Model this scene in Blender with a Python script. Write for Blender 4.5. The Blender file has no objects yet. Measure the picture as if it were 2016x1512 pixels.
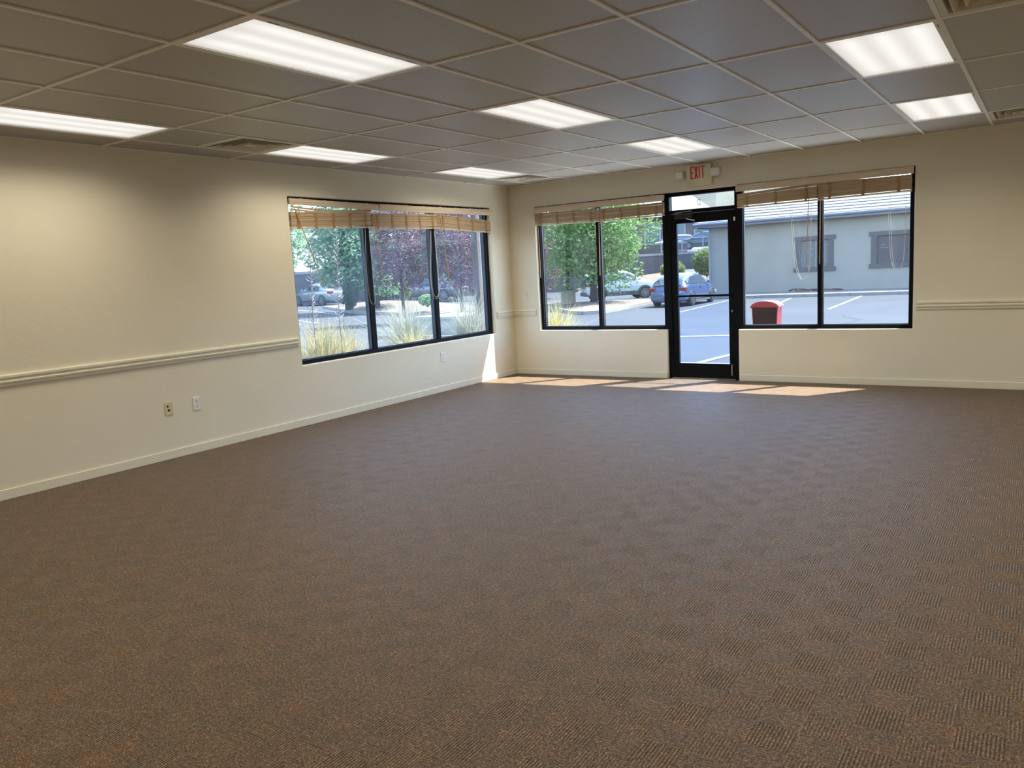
import bpy, math, random
from mathutils import Vector, Matrix
R = math.radians
scene = bpy.context.scene
COL = scene.collection

# ------------------------------------------------------------------ camera
cd = bpy.data.cameras.new('camera')
cam = bpy.data.objects.new('camera', cd); COL.objects.link(cam)
cam.location = (6.4454, -9.5788, 1.4957)
cam.rotation_mode = 'XYZ'
cam.rotation_euler = (R(81.8605), R(3.0944), R(33.9188))
cd.sensor_width = 36.0; cd.sensor_fit = 'HORIZONTAL'
cd.lens = 36.0 * 1556.1 / 2016.0
cd.clip_start = 0.05; cd.clip_end = 600
scene.camera = cam

# ------------------------------------------------------------------ view / world / sun
vs = scene.view_settings
scene.display_settings.display_device = 'sRGB'
vs.view_transform = 'Standard'; vs.look = 'None'; vs.gamma = 1.0
vs.exposure = 0.0
vs.use_curve_mapping = False
SKY = 1.7; SUN = 27.0; PANEL_W = 14.2
w = bpy.data.worlds.new('sky'); scene.world = w; w.use_nodes = True
nt = w.node_tree; nt.nodes.clear()
sk = nt.nodes.new('ShaderNodeTexSky'); sk.sky_type = 'NISHITA'
sk.sun_disc = False; sk.sun_elevation = R(59); sk.sun_rotation = R(38.7); sk.altitude = 1500
bgn = nt.nodes.new('ShaderNodeBackground'); bgn.inputs[1].default_value = SKY
wo = nt.nodes.new('ShaderNodeOutputWorld')
wb = nt.nodes.new('ShaderNodeMix'); wb.data_type = 'RGBA'; wb.blend_type = 'MULTIPLY'; wb.inputs[0].default_value = 1.0
wb.inputs[7].default_value = (1.0, 0.95, 0.88, 1)
nt.links.new(sk.outputs[0], wb.inputs[6]); nt.links.new(wb.outputs[2], bgn.inputs[0]); nt.links.new(bgn.outputs[0], wo.inputs[0])
sd = bpy.data.lights.new('sun', 'SUN'); sd.energy = SUN; sd.angle = R(0.53); sd.color = (1.0, 0.97, 0.93)
so = bpy.data.objects.new('sun', sd); COL.objects.link(so)
so.rotation_euler = Vector((-0.8, -1.0, -2.15)).to_track_quat('-Z', 'Y').to_euler()
so.location = (8, 10, 21)

# ------------------------------------------------------------------ dimensions
H = 2.677
XR = 8.82; YF = -12.24
GX = [0.433 + 0.6098 * k for k in range(14)]
GY = [-1.024 - 1.2188 * k for k in range(10)]

# ------------------------------------------------------------------ helpers
class MB:
    def __init__(self): self.v = []; self.f = []; self.sm = False
    def box(self, x0, x1, y0, y1, z0, z1, M=None):
        n = len(self.v)
        p = [(x0,y0,z0),(x1,y0,z0),(x1,y1,z0),(x0,y1,z0),(x0,y0,z1),(x1,y0,z1),(x1,y1,z1),(x0,y1,z1)]
        if M is not None: p = [tuple(M @ Vector(q)) for q in p]
        self.v += p
        self.f += [tuple(n+i for i in q) for q in ((0,3,2,1),(4,5,6,7),(0,1,5,4),(1,2,6,5),(2,3,7,6),(3,0,4,7))]
        return self
    def bar(self, a, b, wx, wy=None, up=(0,0,1)):
        a = Vector(a); b = Vector(b); wy = wy or wx
        d = (b-a); L = d.length; d.normalize()
        s = d.cross(Vector(up))
        if s.length < 1e-4: s = Vector((1,0,0))
        s.normalize(); t = s.cross(d)
        n = len(self.v)
        for P in (a, b):
            for i, j in ((-1,-1),(1,-1),(1,1),(-1,1)):
                self.v.append(tuple(P + s*wx*.5*i + t*wy*.5*j))
        self.f += [(n,n+1,n+2,n+3),(n+7,n+6,n+5,n+4)] + [(n+k, n+4+k, n+4+(k+1)%4, n+(k+1)%4) for k in range(4)]
        return self
    def tube(self, pts, r, seg=8, cap=True):
        pts = [Vector(p) for p in pts]; n0 = len(self.v); m = len(pts)
        rr = r if isinstance(r, (list, tuple)) else [r]*m
        prev = None
        for i, p in enumerate(pts):
            d = (pts[min(i+1, m-1)] - pts[max(i-1, 0)]).normalized()
            if prev is None:
                s = d.cross(Vector((0,0,1)))
                if s.length < 1e-3: s = d.cross(Vector((1,0,0)))
            else:
                s = prev - d * prev.dot(d)
            s.normalize(); prev = s; t = d.cross(s)
            for k in range(seg):
                a = 2*math.pi*k/seg
                self.v.append(tuple(p + (s*math.cos(a) + t*math.sin(a))*rr[i]))
        for i in range(m-1):
            for k in range(seg):
                a = n0+i*seg+k; b = n0+i*seg+(k+1)%seg
                self.f.append((a, b, b+seg, a+seg))
        if cap:
            self.f.append(tuple(n0+k for k in range(seg))[::-1])
            self.f.append(tuple(n0+(m-1)*seg+k for k in range(seg)))
        return self
    def lathe(self, prof, c, seg=20, axis='z'):
        n0 = len(self.v); m = len(prof)
        for r, h in prof:
            for k in range(seg):
                a = 2*math.pi*k/seg
                if axis == 'z': q = (c[0]+r*math.cos(a), c[1]+r*math.sin(a), c[2]+h)
                elif axis == 'y': q = (c[0]+r*math.cos(a), c[1]+h, c[2]+r*math.sin(a))
                else: q = (c[0]+h, c[1]+r*math.cos(a), c[2]+r*math.sin(a))
                self.v.append(q)
        for i in range(m-1):
            for k in range(seg):
                a = n0+i*seg+k; b = n0+i*seg+(k+1)%seg
                self.f.append((a, b, b+seg, a+seg))
        self.f.append(tuple(n0+k for k in range(seg))[::-1])
        self.f.append(tuple(n0+(m-1)*seg+k for k in range(seg)))
        return self
    def prism(self, poly, z0, z1, fn=None):
        """extrude polygon (list of 2D) between two levels; fn maps (u,v,w)->xyz"""
        fn = fn or (lambda u, v, q: (u, v, q))
        n = len(self.v); m = len(poly)
        self.v += [fn(u, v, z0) for u, v in poly] + [fn(u, v, z1) for u, v in poly]
        self.f.append(tuple(range(n+m-1, n-1, -1))); self.f.append(tuple(range(n+m, n+2*m)))
        self.f += [(n+k, n+(k+1)%m, n+m+(k+1)%m, n+m+k) for k in range(m)]
        return self
    def quad(self, a, b, c, d):
        n = len(self.v); self.v += [tuple(a), tuple(b), tuple(c), tuple(d)]; self.f.append((n,n+1,n+2,n+3)); return self
    def build_each(self, name, mat, parent=None, local=False, **kw):
        # one object per separate piece
        par = list(range(len(self.v)))
        def find(a):
            while par[a] != a: par[a] = par[par[a]]; a = par[a]
            return a
        for f in self.f:
            for q in f[1:]: par[find(q)] = find(f[0])
        comp = {}
        for f in self.f: comp.setdefault(find(f[0]), []).append(f)
        out = []
        for fs in comp.values():
            m = MB(); idx = {}
            for f in fs:
                for q in f:
                    if q not in idx: idx[q] = len(m.v); m.v.append(self.v[q])
                m.f.append(tuple(idx[q] for q in f))
            out.append(m.build(name, mat, parent, local, **kw))
        return out
    def build(self, name, mat, parent=None, local=False, smooth=False, bevel=0, label=None):
        o3 = parent_origin(parent) if (parent is not None and not local) else Vector((0,0,0))
        me = bpy.data.meshes.new(name)
        me.from_pydata([tuple(Vector(p)-o3) for p in self.v], [], self.f)
        import bmesh
        bm = bmesh.new(); bm.from_mesh(me); bmesh.ops.recalc_face_normals(bm, faces=bm.faces); bm.to_mesh(me); bm.free()
        if smooth:
            me.polygons.foreach_set('use_smooth', [True]*len(me.polygons))
        me.materials.append(mat)
        o = bpy.data.objects.new(name, me); COL.objects.link(o)
        if parent is not None: o.parent = parent
        if bevel:
            b = o.modifiers.new('bevel', 'BEVEL'); b.width = bevel; b.segments = 2; b.limit_method = 'ANGLE'
        if label: o['label'] = label
        return o

def parent_origin(p):
    v = Vector((0,0,0))
    while p is not None:
        v += Vector(p.location); p = p.parent
    return v

def thing(name, label, cat, loc=(0,0,0), rz=0, group=None):
    o = bpy.data.objects.new(name, None); COL.objects.link(o)
    o.empty_display_size = 0.1
    o.location = loc; o.rotation_euler = (0, 0, rz)
    o['label'] = label; o['category'] = cat
    if group: o['group'] = group
    return o

def tag(o, label, cat, group=None, kind=None):
    o['label'] = label; o['category'] = cat
    if group: o['group'] = group
    if kind: o['kind'] = kind
    return o

def struct(o, label=None):
    o['kind'] = 'structure'
    if label: o['label'] = label
    return o

def copy_tree(o, parent=None):
    c = o.copy(); COL.objects.link(c)
    if parent is not None: c.parent = parent
    for ch in o.children: copy_tree(ch, c)
    return c

# ------------------------------------------------------------------ materials
def newmat(name):
    m = bpy.data.materials.new(name); m.use_nodes = True
    n = m.node_tree; b = n.nodes.get('Principled BSDF')
    return m, n, b

def N(nt, typ, **kw):
    n = nt.nodes.new(typ)
    for k, v in kw.items(): setattr(n, k, v)
    return n

def coords(nt, scale=(1,1,1), rot=(0,0,0), loc=(0,0,0), kind='Object'):
    t = N(nt, 'ShaderNodeTexCoord'); mp = N(nt, 'ShaderNodeMapping')
    mp.inputs['Scale'].default_value = scale; mp.inputs['Rotation'].default_value = rot; mp.inputs['Location'].default_value = loc
    nt.links.new(t.outputs[kind], mp.inputs[0]); return mp.outputs[0]

def ramp(nt, fac, stops):
    r = N(nt, 'ShaderNodeValToRGB')
    e = r.color_ramp.elements
    while len(e) < len(stops): e.new(0.5)
    for i, (p, c) in enumerate(stops):
        e[i].position = p; e[i].color = (*c, 1) if len(c) == 3 else c
    nt.links.new(fac, r.inputs[0]); return r.outputs[0]

def noise(nt, vec, scale, detail=3, rough=0.55):
    n = N(nt, 'ShaderNodeTexNoise'); n.inputs['Scale'].default_value = scale
    n.inputs['Detail'].default_value = detail; n.inputs['Roughness'].default_value = rough
    if vec is not None: nt.links.new(vec, n.inputs['Vector'])
    return n.outputs['Fac']

def bump(nt, h, b, strength=0.3, dist=0.01):
    n = N(nt, 'ShaderNodeBump'); n.inputs['Strength'].default_value = strength; n.inputs['Distance'].default_value = dist
    nt.links.new(h, n.inputs['Height']); nt.links.new(n.outputs[0], b.inputs['Normal']); return n

def math_(nt, op, a, b=None, c=None, clamp=False):
    n = N(nt, 'ShaderNodeMath', operation=op); n.use_clamp = clamp
    for i, x in enumerate((a, b, c)):
        if x is None: continue
        if isinstance(x, (int, float)): n.inputs[i].default_value = x
        else: nt.links.new(x, n.inputs[i])
    return n.outputs[0]

def simple(name, c1, c2=None, scale=8, rough=0.6, metal=0, bumps=0, detail=4, bscale=None, bdist=0.005, spec=None, coat=0, emis=None):
    m, n, b = newmat(name)
    v = coords(n)
    c2 = c2 or tuple(min(1, x*1.12) for x in c1)
    f = noise(n, v, scale, detail)
    n.links.new(ramp(n, f, [(0.3, c1), (0.7, c2)]), b.inputs['Base Color'])
    b.inputs['Roughness'].default_value = rough; b.inputs['Metallic'].default_value = metal
    if spec is not None: b.inputs['Specular IOR Level'].default_value = spec
    if coat: b.inputs['Coat Weight'].default_value = coat; b.inputs['Coat Roughness'].default_value = 0.08
    if bumps: bump(n, noise(n, v, bscale or scale*4, 3), b, bumps, bdist)
    return m

WALLC1 = (0.75, 0.695, 0.555); WALLC2 = (0.78, 0.725, 0.585)
def wall_mat():
    m, n, b = newmat('cream_plaster')
    v = coords(n)
    f = noise(n, v, 1.3, 3)
    n.links.new(ramp(n, f, [(0.3, WALLC1), (0.7, WALLC2)]), b.inputs['Base Color'])
    b.inputs['Roughness'].default_value = 0.55
    h = noise(n, coords(n, (1,1,1.6)), 16, 4, 0.6)
    h2 = ramp(n, h, [(0.42, (0,0,0)), (0.62, (1,1,1))])
    bump(n, h2, b, 0.18, 0.002)
    return m
M_WALL = wall_mat()
M_TRIM = simple('cream_trim_paint', (0.74,0.70,0.56), (0.78,0.74,0.60), 3, 0.4)

def carpet_mat():
    m, n, b = newmat('ribbed_carpet')
    t = N(n, 'ShaderNodeTexCoord'); s = N(n, 'ShaderNodeSeparateXYZ'); n.links.new(t.outputs['Object'], s.inputs[0])
    X, Y = s.outputs[0], s.outputs[1]
    u = math_(n, 'DIVIDE', math_(n, 'ADD', X, -6.18 + 0.0688 + 13.76), 0.1376)
    w_ = math_(n, 'DIVIDE', math_(n, 'ADD', Y, 7.12 + 0.0662 + 13.24), 0.1324)
    iu = math_(n, 'FLOOR', u); iw = math_(n, 'FLOOR', w_)
    par = math_(n, 'MODULO', math_(n, 'ADD', iu, math_(n, 'ADD', iw, 200)), 2.0)      # 0 = ribs along y
    flat = math_(n, 'GREATER_THAN', par, 0.5)
    par2 = math_(n, 'GREATER_THAN', math_(n, 'MODULO', math_(n, 'ADD', iu, 200), 2.0), 0.5)
    # bold ribs running away from the viewer, 12 to a square
    ribs = math_(n, 'SINE', math_(n, 'MULTIPLY', u, 2*math.pi*12))
    # rice-grain squares
    ribx = math_(n, 'SINE', math_(n, 'MULTIPLY', w_, 2*math.pi*11))
    nz = noise(n, t.outputs['Object'], 260, 2)
    nzm = noise(n, coords(n, (1.0, 0.25, 1)), 170, 2)
    amp = math_(n, 'ADD', 0.72, math_(n, 'MULTIPLY', par2, 0.28))
    hr = math_(n, 'MULTIPLY', math_(n, 'MULTIPLY_ADD', ribs, 0.5, 0.5), amp)
    hf = math_(n, 'MULTIPLY_ADD', ribx, 0.10, 0.35)
    mixh = N(n, 'ShaderNodeMix'); n.links.new(flat, mixh.inputs[0]); n.links.new(hr, mixh.inputs[2]); n.links.new(hf, mixh.inputs[3])
    hh = math_(n, 'ADD', mixh.outputs[0], math_(n, 'MULTIPLY', nz, 0.6))
    bm_ = bump(n, hh, b, 1.0, 0.0035)
    # yarn colours
    n1 = math_(n, 'ADD', math_(n, 'MULTIPLY', noise(n, t.outputs['Object'], 190, 2, 0.7), 0.7), math_(n, 'MULTIPLY', noise(n, t.outputs['Object'], 70, 2, 0.6), 0.3))
    yarn = ramp(n, n1, [(0.38, (0.010,0.006,0.004)), (0.46, (0.088,0.055,0.029)), (0.54, (0.175,0.110,0.055)), (0.62, (0.41,0.275,0.135))])
    n2 = noise(n, t.outputs['Object'], 9, 3, 0.6)
    drift = ramp(n, n2, [(0.35, (0.86,0.88,0.90)), (0.65, (1.14,1.04,0.96))])
    mx = N(n, 'ShaderNodeMix', data_type='RGBA', blend_type='MULTIPLY'); mx.inputs[0].default_value = 1
    n.links.new(yarn, mx.inputs[6]); n.links.new(drift, mx.inputs[7])
    # base colour darkened in the grooves between ribs
    g = N(n, 'ShaderNodeMix', data_type='RGBA', blend_type='MULTIPLY'); g.inputs[0].default_value = 1
    gm = N(n, 'ShaderNodeMix'); n.links.new(flat, gm.inputs[0])
    n.links.new(math_(n, 'ADD', math_(n, 'MULTIPLY', math_(n, 'MULTIPLY', ribs, amp), 0.46), 0.84), gm.inputs[2]); gm.inputs[3].default_value = 0.77
    n.links.new(mx.outputs[2], g.inputs[6]); n.links.new(gm.outputs[0], g.inputs[7])
    n.links.new(g.outputs[2], b.inputs['Base Color'])
    b.inputs['Roughness'].default_value = 0.6
    b.inputs['Sheen Weight'].default_value = 0.16; b.inputs['Sheen Roughness'].default_value = 0.3
    b.inputs['Specular IOR Level'].default_value = 0.25
    b.inputs['Sheen Tint'].default_value = (1.0, 0.94, 0.88, 1)
    return m
M_CARPET = carpet_mat()

def tile_mat():
    m, n, b = newmat('acoustic_ceiling_tile')
    v = coords(n)
    f = noise(n, v, 140, 2, 0.7)
    spk = ramp(n, f, [(0.30, (0.22,0.215,0.20)), (0.37, (0.43,0.42,0.395)), (1.0, (0.45,0.44,0.415))])
    t = N(n, 'ShaderNodeAttribute'); t.attribute_name = 'tilevar'
    mx = N(n, 'ShaderNodeMix', data_type='RGBA', blend_type='MULTIPLY'); mx.inputs[0].default_value = 1
    n.links.new(spk, mx.inputs[6]); n.links.new(t.outputs['Color'], mx.inputs[7])
    n.links.new(mx.outputs[2], b.inputs['Base Color'])
    b.inputs['Roughness'].default_value = 0.42; b.inputs['Specular IOR Level'].default_value = 0.65
    bump(n, noise(n, v, 180, 2), b, 0.2, 0.001)
    return m
M_TILE = tile_mat()
M_GRID = simple('white_ceiling_grid', (0.80,0.80,0.78), None, 5, 0.4)
M_BLACK = simple('black_anodised_aluminium', (0.003,0.003,0.004), (0.004,0.005,0.006), 6, 0.5, 0.0, spec=0.12)
M_GASKET = simple('black_rubber', (0.010,0.010,0.012), None, 6, 0.6)
M_DARKHOLE = simple('dark_duct', (0.015,0.014,0.012), None, 6, 0.8)
M_VENT = simple('vent_enamel', (0.60,0.57,0.48), None, 6, 0.4)
M_WHITEP = simple('white_plastic', (0.75,0.76,0.76), None, 6, 0.35)
M_IVORY = simple('ivory_plastic', (0.62,0.57,0.34), (0.64,0.59,0.37), 6, 0.4)
M_CREAMP = simple('cream_plastic', (0.66,0.62,0.44), None, 6, 0.4)
M_LAMPW = simple('off_white_plastic', (0.70,0.67,0.58), None, 6, 0.35)
M_RED = simple('red_sign_plastic', (0.62,0.015,0.02), None, 6, 0.35)
M_STEEL = simple('brushed_steel', (0.55,0.55,0.56), None, 30, 0.3, 1.0)
M_CORD = simple('blind_cord', (0.62,0.50,0.34), None, 60, 0.7)
M_CORDW = simple('pale_blind_cord', (0.80,0.76,0.68), None, 60, 0.7)
M_WAND = simple('wooden_wand', (0.50,0.27,0.11), (0.60,0.34,0.15), 30, 0.4)

def wood_mat(name, a, b2, tr=0.0):
    m, n, b = newmat(name)
    v = coords(n, (1.2, 1.2, 60))
    f = noise(n, v, 4, 5, 0.6)
    n.links.new(ramp(n, f, [(0.3, a), (0.7, b2)]), b.inputs['Base Color'])
    b.inputs['Roughness'].default_value = 0.5
    if tr:
        out = n.nodes['Material Output']
        tl = N(n, 'ShaderNodeBsdfTranslucent'); tl.inputs[0].default_value = (*b2, 1)
        mx = N(n, 'ShaderNodeMixShader'); mx.inputs[0].default_value = tr
        n.links.new(b.outputs[0], mx.inputs[1]); n.links.new(tl.outputs[0], mx.inputs[2]); n.links.new(mx.outputs[0], out.inputs[0])
    return m
M_SLAT = wood_mat('tan_wood_slat', (0.46,0.32,0.18), (0.66,0.49,0.31), 0.10)
M_TAPE = wood_mat('woven_ladder_tape', (0.34,0.19,0.08), (0.44,0.26,0.12))
M_VAL = wood_mat('pale_wood_valance', (0.66,0.54,0.39), (0.74,0.62,0.46))

def glass_mat(name, tint=(0.93,0.96,0.98), haze=0.02, hc=(0.75,0.82,0.92)):
    m, n, b = newmat(name); n.nodes.remove(b); out = n.nodes['Material Output']
    tr = N(n, 'ShaderNodeBsdfTransparent'); tr.inputs[0].default_value = (*tint, 1)
    gl = N(n, 'ShaderNodeBsdfGlossy'); gl.inputs['Roughness'].default_value = 0.02
    lw_ = N(n, 'ShaderNodeLayerWeight'); lw_.inputs[0].default_value = 0.5
    fz = math_(n, 'MULTIPLY_ADD', math_(n, 'POWER', lw_.outputs['Facing'], 5.0), 0.9, 0.05)
    mx = N(n, 'ShaderNodeMixShader'); n.links.new(fz, mx.inputs[0]); n.links.new(tr.outputs[0], mx.inputs[1]); n.links.new(gl.outputs[0], mx.inputs[2])
    df = N(n, 'ShaderNodeBsdfTranslucent'); df.inputs[0].default_value = (*hc, 1)
    v = coords(n); f = noise(n, v, 2.0, 4, 0.6)
    hz = ramp(n, f, [(0.35, (haze*0.5,)*3), (0.7, (haze*1.6,)*3)])
    m2 = N(n, 'ShaderNodeMixShader'); n.links.new(hz, m2.inputs[0]); n.links.new(mx.outputs[0], m2.inputs[1]); n.links.new(df.outputs[0], m2.inputs[2])
    n.links.new(m2.outputs[0], out.inputs[0]); return m
M_GLASS = glass_mat('window_glass', (0.90,0.95,0.97), 0.003)
M_GLASSL = glass_mat('hazy_window_glass', (0.92,0.95,0.97), 0.05)  # more translucent haze mixed in than on the other panes
M_GLASSD = glass_mat('door_glass', (0.70,0.83,1.0), 0.003)

def diffuser_mat():
    m, n, b = newmat('prismatic_diffuser'); n.nodes.remove(b); out = n.nodes['Material Output']
    t = N(n, 'ShaderNodeTexCoord'); s = N(n, 'ShaderNodeSeparateXYZ'); n.links.new(t.outputs['Object'], s.inputs[0])
    x = s.outputs[0]
    acc = None
    for c in (-0.175, 0.0, 0.175):
        d = math_(n, 'DIVIDE', math_(n, 'SUBTRACT', x, c), 0.048)
        g = math_(n, 'EXPONENT', math_(n, 'MULTIPLY', math_(n, 'MULTIPLY', d, d), -0.5))
        acc = g if acc is None else math_(n, 'ADD', acc, g)
    # tubes stop short of the ends
    ye = math_(n, 'ABSOLUTE', s.outputs[1])
    endf = math_(n, 'SUBTRACT', 1.0, math_(n, 'SMOOTH_MIN', math_(n, 'MULTIPLY', math_(n, 'MAXIMUM', math_(n, 'SUBTRACT', ye, 0.42), 0.0), 4.0), 0.7, 0.1))
    pr = N(n, 'ShaderNodeTexVoronoi'); pr.inputs['Scale'].default_value = 110
    mp = N(n, 'ShaderNodeMapping'); mp.inputs['Rotation'].default_value = (0,0,R(45)); n.links.new(t.outputs['Object'], mp.inputs[0]); n.links.new(mp.outputs[0], pr.inputs['Vector'])
    st = math_(n, 'ADD', 0.74, math_(n, 'MULTIPLY', math_(n, 'MULTIPLY', acc, endf), 0.30))
    st = math_(n, 'ADD', st, math_(n, 'MULTIPLY', pr.outputs['Distance'], -0.06))
    em = N(n, 'ShaderNodeEmission'); em.inputs[0].default_value = (1.0, 0.965, 0.89, 1)
    n.links.new(st, em.inputs[1]); n.links.new(em.outputs[0], out.inputs[0])
    return m
M_DIFF = diffuser_mat()

M_ASPHALT = None
M_OUTW = simple('white_outdoor_paint', (0.181,0.186,0.190), None, 6, 0.35)
def asphalt():
    m, n, b = newmat('asphalt')
    v = coords(n)
    f = noise(n, v, 0.35, 6, 0.65)
    n.links.new(ramp(n, f, [(0.3, (0.037,0.042,0.050)), (0.7, (0.046,0.053,0.061))]), b.inputs['Base Color'])
    b.inputs['Roughness'].default_value = 0.9; b.inputs['Specular IOR Level'].default_value = 0.15
    bump(n, noise(n, v, 60, 3), b, 0.3, 0.01)
    return m
M_ASPHALT = asphalt()
M_LINE = simple('white_road_paint', (0.163,0.168,0.173), (0.181,0.183,0.186), 3, 0.7)
M_CONC = simple('pale_concrete', (0.164,0.159,0.149), (0.197,0.190,0.177), 4, 0.85, bumps=0.2)
M_REFLECT = simple('reflector_concrete', (0.66,0.64,0.60), (0.72,0.70,0.66), 3, 0.9)  # much paler than the other concrete, to bounce more sun upward
M_GRAVEL = simple('tan_gravel', (0.068,0.050,0.032), (0.127,0.105,0.082), 9, 0.95, bumps=0.7, detail=8, bscale=18, bdist=0.05)
M_MULCH = simple('brown_gravel_bed', (0.050,0.037,0.021), (0.095,0.075,0.046), 14, 0.95, bumps=0.7, detail=8, bscale=30, bdist=0.03)
M_STUCCO = simple('grey_stucco', (0.240,0.214,0.181), (0.265,0.240,0.202), 1.2, 0.9, bumps=0.3, bscale=60)
M_TRIMG = simple('grey_brown_trim', (0.082,0.073,0.071), None, 5, 0.8)
M_BOARD = simple('mauve_brown_board', (0.073,0.061,0.060), None, 5, 0.8)
M_ROOFT = simple('pale_roof_tile', (0.113,0.113,0.113), (0.149,0.149,0.149), 4, 0.8)
M_FASCIA = simple('dark_fascia', (0.13,0.13,0.15), None, 5, 0.6)
M_BLOCKW = simple('grey_block_wall', (0.055,0.051,0.055), (0.079,0.074,0.074), 2.5, 0.95, bumps=0.5, bscale=6, bdist=0.05)
M_ROCK = simple('dark_rock', (0.037,0.033,0.032), (0.095,0.090,0.084), 2.0, 0.95, bumps=0.5)
M_HILL = simple('dry_hillside', (0.068,0.059,0.043), (0.105,0.095,0.075), 0.4, 0.95)
M_BARK = simple('tree_bark', (0.041,0.030,0.022), (0.073,0.056,0.045), 12, 0.95, bumps=0.7, bscale=25, bdist=0.03)
M_TYRE = simple('tyre_rubber', (0.02,0.02,0.022), None, 20, 0.8)
M_RIM = simple('alloy_rim', (0.136,0.140,0.148), None, 20, 0.3, 0.8)
M_CARGL = simple('tinted_car_glass', (0.03,0.04,0.05), None, 5, 0.06, 0, spec=0.8)
M_PLASTIC = simple('dark_car_plastic', (0.04,0.04,0.045), (0.06,0.055,0.055), 8, 0.7)
M_TAIL = simple('red_tail_lens', (0.136,0.007,0.007), None, 8, 0.2)
M_HEADL = simple('clear_head_lens', (0.148,0.154,0.159), None, 8, 0.1)
M_REDBIN = simple('red_painted_steel', (0.140,0.007,0.014), None, 6, 0.35, coat=0.3)
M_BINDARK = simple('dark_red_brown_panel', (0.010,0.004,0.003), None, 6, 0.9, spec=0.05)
M_HOSE = simple('red_rubber_hose', (0.095,0.022,0.014), None, 6, 0.6)
M_CONCT = simple('tan_concrete', (0.226,0.181,0.118), (0.272,0.226,0.164), 5, 0.9)
M_POLE = simple('dark_green_pole', (0.011,0.018,0.016), None, 5, 0.5)
M_BOXG = simple('pale_grey_green_box', (0.192,0.201,0.173), None, 3, 0.7)

def leaf_mat(name, stops, scale=2.0, tr=0.35):
    m, n, b = newmat(name)
    v = coords(n)
    f = noise(n, v, scale, 5, 0.75)
    col = ramp(n, f, stops)
    n.links.new(col, b.inputs['Base Color']); b.inputs['Roughness'].default_value = 0.7; b.inputs['Specular IOR Level'].default_value = 0.2
    out = n.nodes['Material Output']
    tl = N(n, 'ShaderNodeBsdfTranslucent'); n.links.new(col, tl.inputs[0])
    mx = N(n, 'ShaderNodeMixShader'); mx.inputs[0].default_value = tr
    n.links.new(b.outputs[0], mx.inputs[1]); n.links.new(tl.outputs[0], mx.inputs[2]); n.links.new(mx.outputs[0], out.inputs[0])
    return m
M_LEAFG = leaf_mat('bright_green_leaves', [(0.3,(0.056,0.114,0.028)),(0.5,(0.136,0.238,0.068)),(0.7,(0.261,0.352,0.159))])
M_LEAFG2 = leaf_mat('soft_green_leaves', [(0.3,(0.088,0.178,0.088)),(0.5,(0.184,0.311,0.164)),(0.7,(0.311,0.429,0.251))])
M_LEAFP = leaf_mat('purple_leaves', [(0.3,(0.079,0.035,0.044)),(0.5,(0.168,0.084,0.099)),(0.7,(0.306,0.227,0.237))], 5)
M_LEAFY = leaf_mat('yellow_green_shrub_leaves', [(0.3,(0.069,0.109,0.030)),(0.5,(0.168,0.207,0.069)),(0.7,(0.296,0.296,0.129))], 4)
M_LEAFD = leaf_mat('dark_green_leaves', [(0.3,(0.020,0.049,0.014)),(0.6,(0.059,0.119,0.040)),(0.8,(0.139,0.207,0.079))], 5)
M_GRASS = leaf_mat('straw_green_grass', [(0.3,(0.190,0.188,0.050)),(0.5,(0.350,0.302,0.121)),(0.7,(0.477,0.417,0.223))], 6, 0.4)
M_GRASS2 = leaf_mat('grey_green_grass', [(0.3,(0.154,0.173,0.112)),(0.5,(0.266,0.277,0.204)),(0.7,(0.388,0.388,0.338))], 6, 0.4)
M_STALK = simple('pink_tan_stalk', (0.124,0.082,0.064), (0.159,0.118,0.095), 10, 0.7)
M_BLOOM = simple('pale_dry_blossom', (0.181,0.168,0.149), (0.204,0.190,0.168), 10, 0.7)

# ------------------------------------------------------------------ room shell
def slab_with_holes(name, mat, axis, t0, t1, u0, u1, z0, z1, holes):
    """wall slab; axis 'y': spans x (u) and z at y=t0..t1 ; axis 'x': spans y"""
    mb = MB()
    us = sorted({u0, u1, *[h[0] for h in holes], *[h[1] for h in holes]})
    zs = sorted({z0, z1, *[h[2] for h in holes], *[h[3] for h in holes]})
    def P(u, z, t): return (u, t, z) if axis == 'y' else (t, u, z)
    def solid(i, j):
        if i < 0 or j < 0 or i >= len(us)-1 or j >= len(zs)-1: return False
        cu = (us[i]+us[i+1])/2; cz = (zs[j]+zs[j+1])/2
        return not any(h[0] < cu < h[1] and h[2] < cz < h[3] for h in holes)
    for i in range(len(us)-1):
        for j in range(len(zs)-1):
            if not solid(i, j): continue
            a, b, c, d = us[i], us[i+1], zs[j], zs[j+1]
            for t in (t0, t1): mb.quad(P(a,c,t), P(b,c,t), P(b,d,t), P(a,d,t))
            if not solid(i-1, j): mb.quad(P(a,c,t0), P(a,c,t1), P(a,d,t1), P(a,d,t0))
            if not solid(i+1, j): mb.quad(P(b,c,t0), P(b,c,t1), P(b,d,t1), P(b,d,t0))
            if not solid(i, j-1): mb.quad(P(a,c,t0), P(b,c,t0), P(b,c,t1), P(a,c,t1))
            if not solid(i, j+1): mb.quad(P(a,d,t0), P(b,d,t0), P(b,d,t1), P(a,d,t1))
    o = mb.build(name, mat)
    import bmesh
    bm = bmesh.new(); bm.from_mesh(o.data); bmesh.ops.remove_doubles(bm, verts=bm.verts, dist=1e-5)
    bmesh.ops.recalc_face_normals(bm, faces=bm.faces); bm.to_mesh(o.data); bm.free()
    bv = o.modifiers.new('bevel', 'BEVEL'); bv.width = 0.012; bv.segments = 3; bv.limit_method = 'ANGLE'
    return struct(o)

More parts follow.
